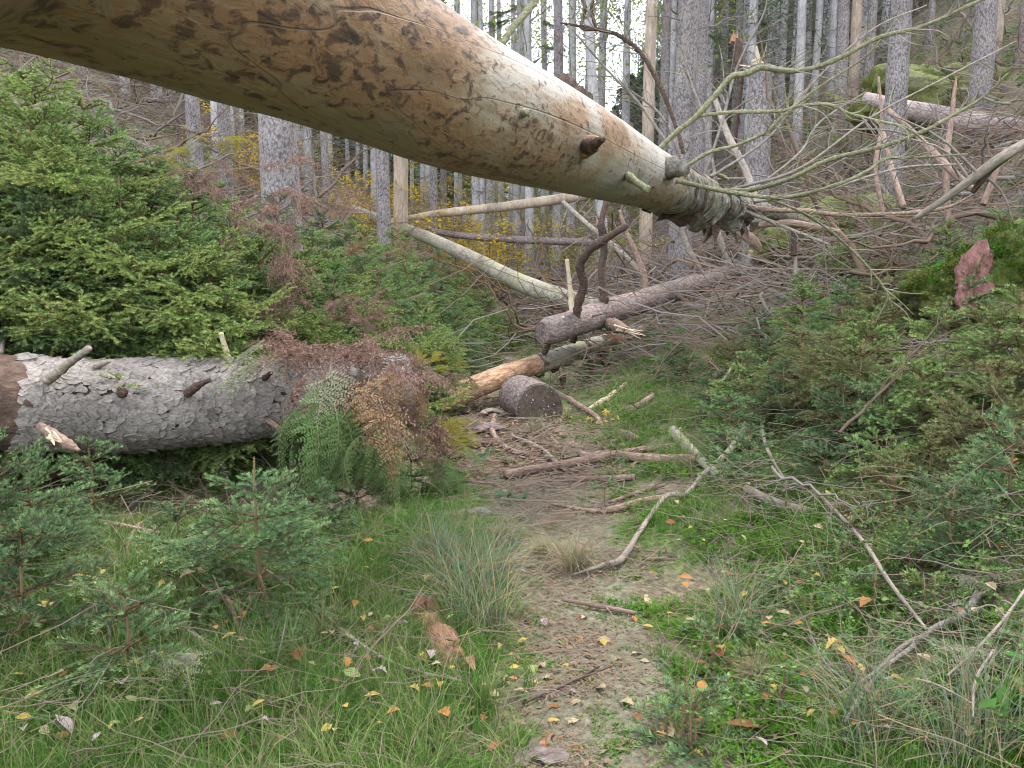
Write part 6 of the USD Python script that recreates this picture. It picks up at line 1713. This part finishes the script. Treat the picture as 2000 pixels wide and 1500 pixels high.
STICKS = [
    ([(985, 940, 8), (1040, 930, 9), (1110, 918, 9), (1210, 898, 8), (1290, 886, 6), (1330, 880, 4)], .05, 'bark_brown_stick', 'long brown branch lying across the path, lower of the two'),
    ([(1130, 882, 6), (1150, 893, 9), (1180, 888, 9), (1250, 894, 10), (1310, 898, 11), (1362, 896, 9)], .10, 'bark_brown_stick', 'thick brown branch lying across the path, upper of the two'),
    ([(1080, 942, 5), (1150, 943, 6), (1240, 940, 6)], .03, 'bark_brown_stick', 'short reddish branch below the long brown branch'),
    ([(1075, 992, 3), (1150, 1006, 4), (1200, 1003, 7), (1250, 990, 8), (1300, 980, 7)], .03, 'bark_brown_stick', 'split pale branch lying on the path before the straw tussock'),
    ([(1190, 990, 3), (1240, 972, 4), (1300, 955, 3)], .03, 'bark_brown_stick', 'thin brown branch above the split pale one'),
    ([(966, 818, 6), (961, 845, 6), (975, 872, 6), (1000, 888, 6), (1035, 897, 5)], .03, 'bark_brown_stick', 'curved pinkish branch in front of the sawn log'),
    ([(998, 858, 4), (1050, 880, 5), (1090, 912, 4)], .03, 'bark_grey_stick', 'straight grey stick beside the curved pinkish branch'),
    ([(1000, 735, 4), (1050, 748, 6), (1100, 775, 6), (1160, 820, 5), (1180, 840, 3)], [.35, .30, .2, .05, .0], 'bark_brown_stick', 'long thin brown branch sticking out over the sawn log'),
    ([(1315, 852, 12), (1345, 885, 11), (1385, 925, 9), (1420, 955, 7)], .04, 'bark_grey_smooth', 'straight grey pole slanting down the right path side'),
    ([(1455, 970, 8), (1485, 985, 9), (1530, 1005, 10), (1580, 1018, 9)], .05, 'bark_grey_stick', 'thick grey stick with a pale cut end on the right'),
    ([(1485, 790, 5), (1465, 815, 6), (1440, 860, 6), (1405, 900, 6), (1370, 930, 5), (1340, 965, 5), (1300, 985, 5), (1250, 1050, 5), (1215, 1105, 7), (1180, 1118, 5), (1118, 1134, 2)], [.25, .25, .2, .15, .1, .08, .05, .04, .04, .04, .03], 'bark_grey_stick', 'long bent pale branch running down the right side to the path'),
    ([(1487, 800, 3), (1490, 850, 3.5), (1510, 900, 3), (1545, 955, 2)], .2, 'bark_grey_stick', 'thin forked twig hanging from the long bent branch'),
    ([(1910, 1160, 8), (1880, 1200, 7), (1820, 1230, 6), (1780, 1265, 5), (1720, 1310, 4.5), (1680, 1360, 4), (1650, 1410, 2.5)], .10, 'bark_lichen', 'forked lichen grey branch at the lower right'),
    ([(1810, 1240, 6), (1760, 1265, 5), (1700, 1320, 4), (1640, 1355, 3)], .12, 'bark_lichen', 'thin lichen grey side branch at the lower right'),
    ([(1595, 960, 3), (1680, 1050, 4), (1740, 1140, 4), (1810, 1230, 3)], .15, 'bark_grey_stick', 'thin straight grey stem slanting down to the forked branch'),
    ([(1100, 1180, 3), (1160, 1190, 4), (1240, 1206, 4)], .02, 'bark_brown_stick', 'thin reddish twig on the path below the tussock'),
    ([(1020, 1385, 2), (1110, 1345, 3), (1170, 1312, 2)], .02, 'bark_dark_branch', 'thin dark twig lying on the lower path'),
    ([(1850, 1320, 2.5), (1900, 1275, 3), (1960, 1210, 3), (2010, 1140, 3)], .18, 'bark_grey_stick', 'pale stem at the right edge above the bottom ferns'),
    ([(50, 1080, 10), (110, 1092, 10), (200, 1098, 9), (300, 1090, 8), (360, 1100, 8), (410, 1130, 7), (440, 1165, 6), (460, 1210, 5), (480, 1270, 3.5), (480, 1340, 2)], [.15, .15, .14, .14, .12, .10, .10, .08, .06, .05], 'bark_brown_stick', 'long pinkish branch reaching from the left edge into the grass'),
    ([(440, 1165, 5), (480, 1205, 4), (515, 1255, 3)], .08, 'bark_brown_stick', 'short fork of the long pinkish branch in the grass'),
    ([(400, 1035, 3.5), (360, 1060, 5), (335, 1090, 5)], .14, 'bark_grey_stick', 'pale side branch joining the long pinkish branch'),
    ([(145, 1012, 4), (220, 1022, 4), (310, 1042, 5)], .2, 'bark_brown_stick', 'arched brown twig before the shade under the scaly trunk'),
    ([(245, 1095, 4), (255, 1050, 4), (275, 1022, 4), (300, 1025, 3), (300, 1045, 2)], .2, 'bark_brown_stick', 'hooked brown twig before the shade under the scaly trunk'),
    ([(345, 1205, 5), (390, 1250, 6), (435, 1280, 7)], .06, 'bark_grey_stick', 'short grey stick in the grass below the pinkish branch'),
    ([(515, 1110, 3), (600, 1170, 3), (680, 1240, 3), (780, 1300, 3), (900, 1330, 2)], .10, 'bark_grey_stick', 'thin olive stem slanting from the upright sapling to the path'),
    ([(120, 1215, 2), (205, 1220, 3), (215, 1280, 2)], .10, 'bark_grey_stick', 'bent pale twig in the grass at the lower left'),
    ([(530, 1405, 2), (530, 1350, 2.5), (480, 1305, 2.5)], .05, 'bark_lichen', 'lichened twig in the grass at the bottom'),
    ([(5, 1390, 3), (60, 1400, 3), (120, 1420, 3), (120, 1470, 2)], .08, 'bark_grey_stick', 'pale twig at the bottom left corner'),
    ([(0, 690, 5), (15, 640, 5), (45, 590, 4), (80, 540, 3), (95, 505, 2)], [1.2, 1.2, 1.2, 1.2, 1.2], 'bark_grey_stick', 'lichened grey branch rising behind the scaly trunk at the left edge'),
    ([(1530, 545, 4), (1620, 515, 4.5), (1720, 490, 4.5), (1830, 468, 4.5), (1890, 456, 3)], .3, 'bark_grey_stick', 'long grey branch lying over the right bank toward the red slab'),
    ([(1655, 470, 3), (1760, 455, 5), (1840, 440, 4)], .2, 'wood_pale', 'pale split branch above the long grey one on the right bank'),
    ([(1240, 805, 6), (1265, 790, 6), (1275, 780, 4)], .05, 'bark_brown_stick', 'short brown stick right of the sawn log'),
    ([(1150, 800, 5), (1185, 780, 6), (1222, 750, 4)], .06, 'wood_pale', 'pale split stick beside the thin branch over the sawn log'),
    ([(1210, 850, 7), (1230, 856, 7), (1248, 866, 6)], .03, 'bark_brown_stick', 'stubby brown stick below the small orange leaves'),
    ([(760, 642, 5), (785, 690, 6), (808, 720, 5)], 1.2, 'bark_brown_stick', 'brown dead stem slanting in front of the left spruces'),
    ([(1690, 670, 2.5), (1740, 700, 3), (1790, 735, 3), (1840, 760, 2)], .35, 'bark_lichen', 'lichen covered dead branch in the right thicket'),
    ([(1740, 715, 2), (1700, 720, 2.2), (1680, 712, 1.5)], .35, 'bark_lichen', 'lichen covered side twig in the right thicket, left one'),
    ([(1760, 722, 2), (1720, 745, 2.2), (1705, 765, 1.5)], .35, 'bark_lichen', 'lichen covered side twig in the right thicket, lower one'),
    ([(870, 735, 5), (900, 742, 6), (935, 752, 5)], .1, 'wood_orange', 'orange split piece behind the half stripped trunk'),
    ([(1470, 640, 3), (1540, 560, 4), (1590, 530, 3.5), (1650, 500, 3)], .45, 'bark_olive', 'pale curved branch hanging down over the right bank'),
    ([(1475, 640, 3), (1440, 700, 3), (1400, 760, 2)], .4, 'bark_olive', 'lower run of the pale curved branch over the right bank'),
    ([(1940, 1270, 3), (1905, 1330, 3), (1900, 1400, 2)], .2, 'bark_grey_stick', 'thin grey stalk at the lower right edge'),
]
for k, (px, lift, mt, lb) in enumerate(STICKS):
    p_, r_ = ground_path(px, lift)
    m = basis(p_[0], p_[-1] - p_[0])
    t = thing('fallen_branch', lb, 'branch', mat=m)
    pr = spl(np.column_stack([p_, r_]), 10 * len(p_))
    q_ = pr[:, :3].copy()
    gz = H(q_[:, 0], q_[:, 1]) + pr[:, 3] * .5
    q_[:, 2] = np.maximum(q_[:, 2], gz)
    v, f = tube(q_, np.maximum(pr[:, 3], .0012), 9, True, .16, k, 30)
    mesh(t, 'stick', (local(m, v), f), mt)
    r2 = np.random.default_rng(k)
    for j in range(int(r2.integers(2, 6)) if len(p_) > 3 else int(r2.integers(0, 3))):
        i = int(r2.integers(4, len(q_) - 4))
        tg = nrm(q_[i + 1] - q_[i - 1])
        dd_ = nrm(tg * .6 + nrm(np.cross(tg, r2.normal(0, 1, 3))) + [0, 0, .25])
        l = r2.uniform(.05, .28)
        limb(t, m, 'twig', None, mt, n=6, sides=5, pts=np.array([q_[i], q_[i] + dd_ * l * .5, q_[i] + dd_ * l + r2.normal(0, .03, 3)]), rad=np.array([min(.005, pr[i, 3] * .6), .003, .0014]))

# pieces of wood and bark
def chunk(name, label, cat, px, r, mat, seed, n=26, sides=18, rough=.28, flat=1.0, lift=.02, lump=14):
    p_ = np.array([hit(x, y) + [0, 0, lift] for x, y in px])
    m = basis(p_[0], p_[-1] - p_[0])
    t = thing(name, label, cat, mat=m)
    q_ = spl(np.column_stack([p_, r]), n)
    v, f = tube(q_[:, :3], q_[:, 3], sides, True, rough, seed, lump)
    c = q_[:, 2].mean()
    v[:, 2] = c + (v[:, 2] - c) * flat
    mesh(t, 'piece', (local(m, v), f), mat)
    return t, m, q_


t, m, q_ = chunk('rotten_wood', 'flaking orange chunk of rotten wood lying in the grass', 'wood chunk', [(822, 1215), (845, 1250), (870, 1290), (890, 1320)], [.045, .055, .06, .05], 'wood_rotten', 3, lift=.05, rough=.4)
shards(t, m, q_[20, :3] + [0, 0, .02], q_[-1, :3] - q_[0, :3], .08, 'wood_rotten', 9, 3, .13)
shards(t, m, q_[5, :3] + [0, 0, .02], q_[0, :3] - q_[-1, :3], .08, 'wood_rotten', 7, 4, .10)
chunk('bark_piece', 'dark red bark piece at the left under the rotten trunk end', 'bark piece', [(40, 965), (90, 960), (140, 955)], [.06, .10, .05], 'bark_red_slab', 4, flat=.6, lift=.12, rough=.5)
chunk('bark_piece', 'ragged reddish bark piece at the bottom edge of the path', 'bark piece', [(985, 1488), (1040, 1480), (1110, 1492)], [.02, .05, .02], 'bark_second', 5, flat=.35, lift=.012, rough=1.1, lump=22)
chunk('bark_piece', 'curled brown bark plate left of the sawn log', 'bark piece', [(930, 850), (955, 842), (985, 850)], [.05, .09, .05], 'bark_second', 6, flat=.35, lift=.05, rough=.4)
chunk('bark_piece', 'dark curved bark plate under the half stripped trunk', 'bark piece', [(905, 868), (935, 874), (968, 866)], [.04, .07, .04], 'bark_dark_branch', 7, flat=.4, lift=.03, rough=.4)
chunk('bark_piece', 'grey bark plate at the end of the half stripped trunk', 'bark piece', [(940, 818), (960, 812), (985, 818)], [.03, .06, .03], 'bark_grey_stick', 8, flat=.4, lift=.06, rough=.4)
chunk('wood_slab', 'tan split slab of wood behind the dead bracken', 'wood slab', [(832, 748), (860, 740), (895, 742)], [.07, .10, .07], 'wood_orange', 9, flat=.6, lift=.12, rough=.2)
chunk('stone', 'small grey stone on the lower right of the path', 'stone', [(1365, 1466), (1378, 1464), (1392, 1466)], [.012, .026, .012], 'bark_grey_stick', 10, flat=.7, lift=.006)
chunk('stone', 'pale stones beside the path left of the tussocks', 'stone', [(915, 1005), (935, 1000), (960, 1008)], [.02, .045, .02], 'bark_lichen', 11, flat=.5, lift=.01)
chunk('lichen_tuft', 'grey lichen tuft beside the rotten wood chunk', 'lichen', [(868, 1240), (876, 1236), (884, 1240)], [.012, .03, .012], 'bark_lichen', 12, rough=.8, lift=.04, lump=60)
chunk('lichen_tuft', 'grey lichen tuft in the right bank moss', 'lichen', [(1745, 955), (1750, 950), (1756, 955)], [.01, .025, .01], 'bark_lichen', 13, rough=.8, lift=.1, lump=60)
# bramble sprays beside the path and the small orange plant
for k, (px, py, mt, s, lb) in enumerate([(945, 945, 'bramble_leaf', 1.0, 'bramble spray with bluish leaves at the left path side'), (1000, 985, 'bramble_leaf', .8, 'lower bramble spray with bluish leaves at the left path side'), (1055, 940, 'bramble_leaf', .5, 'two dark bramble leaves on the long branch'), (1190, 830, 'leaf_yellow', .8, 'small plant with orange yellow leaves right of the sawn log'), (1160, 840, 'leaf_yellow', .7, 'smaller orange yellow plant beside the sawn log'), (1980, 1450, 'herb_leaf', 1.1, 'light green broad leaved plant in the bottom right corner'), (1280, 690, 'herb_leaf', .9, 'green broad leaved plant at the foot of the right bank')]):
    v, f, _ = sprig(300 + k, .22, mt, .065, 16, 4, .6)
    t = thing('leafy_plant', lb, 'plant', mat=place(hit(px, py), 0, 0, 0, s))
    mesh(t, 'leaves', (v, f), mt, smooth=False)
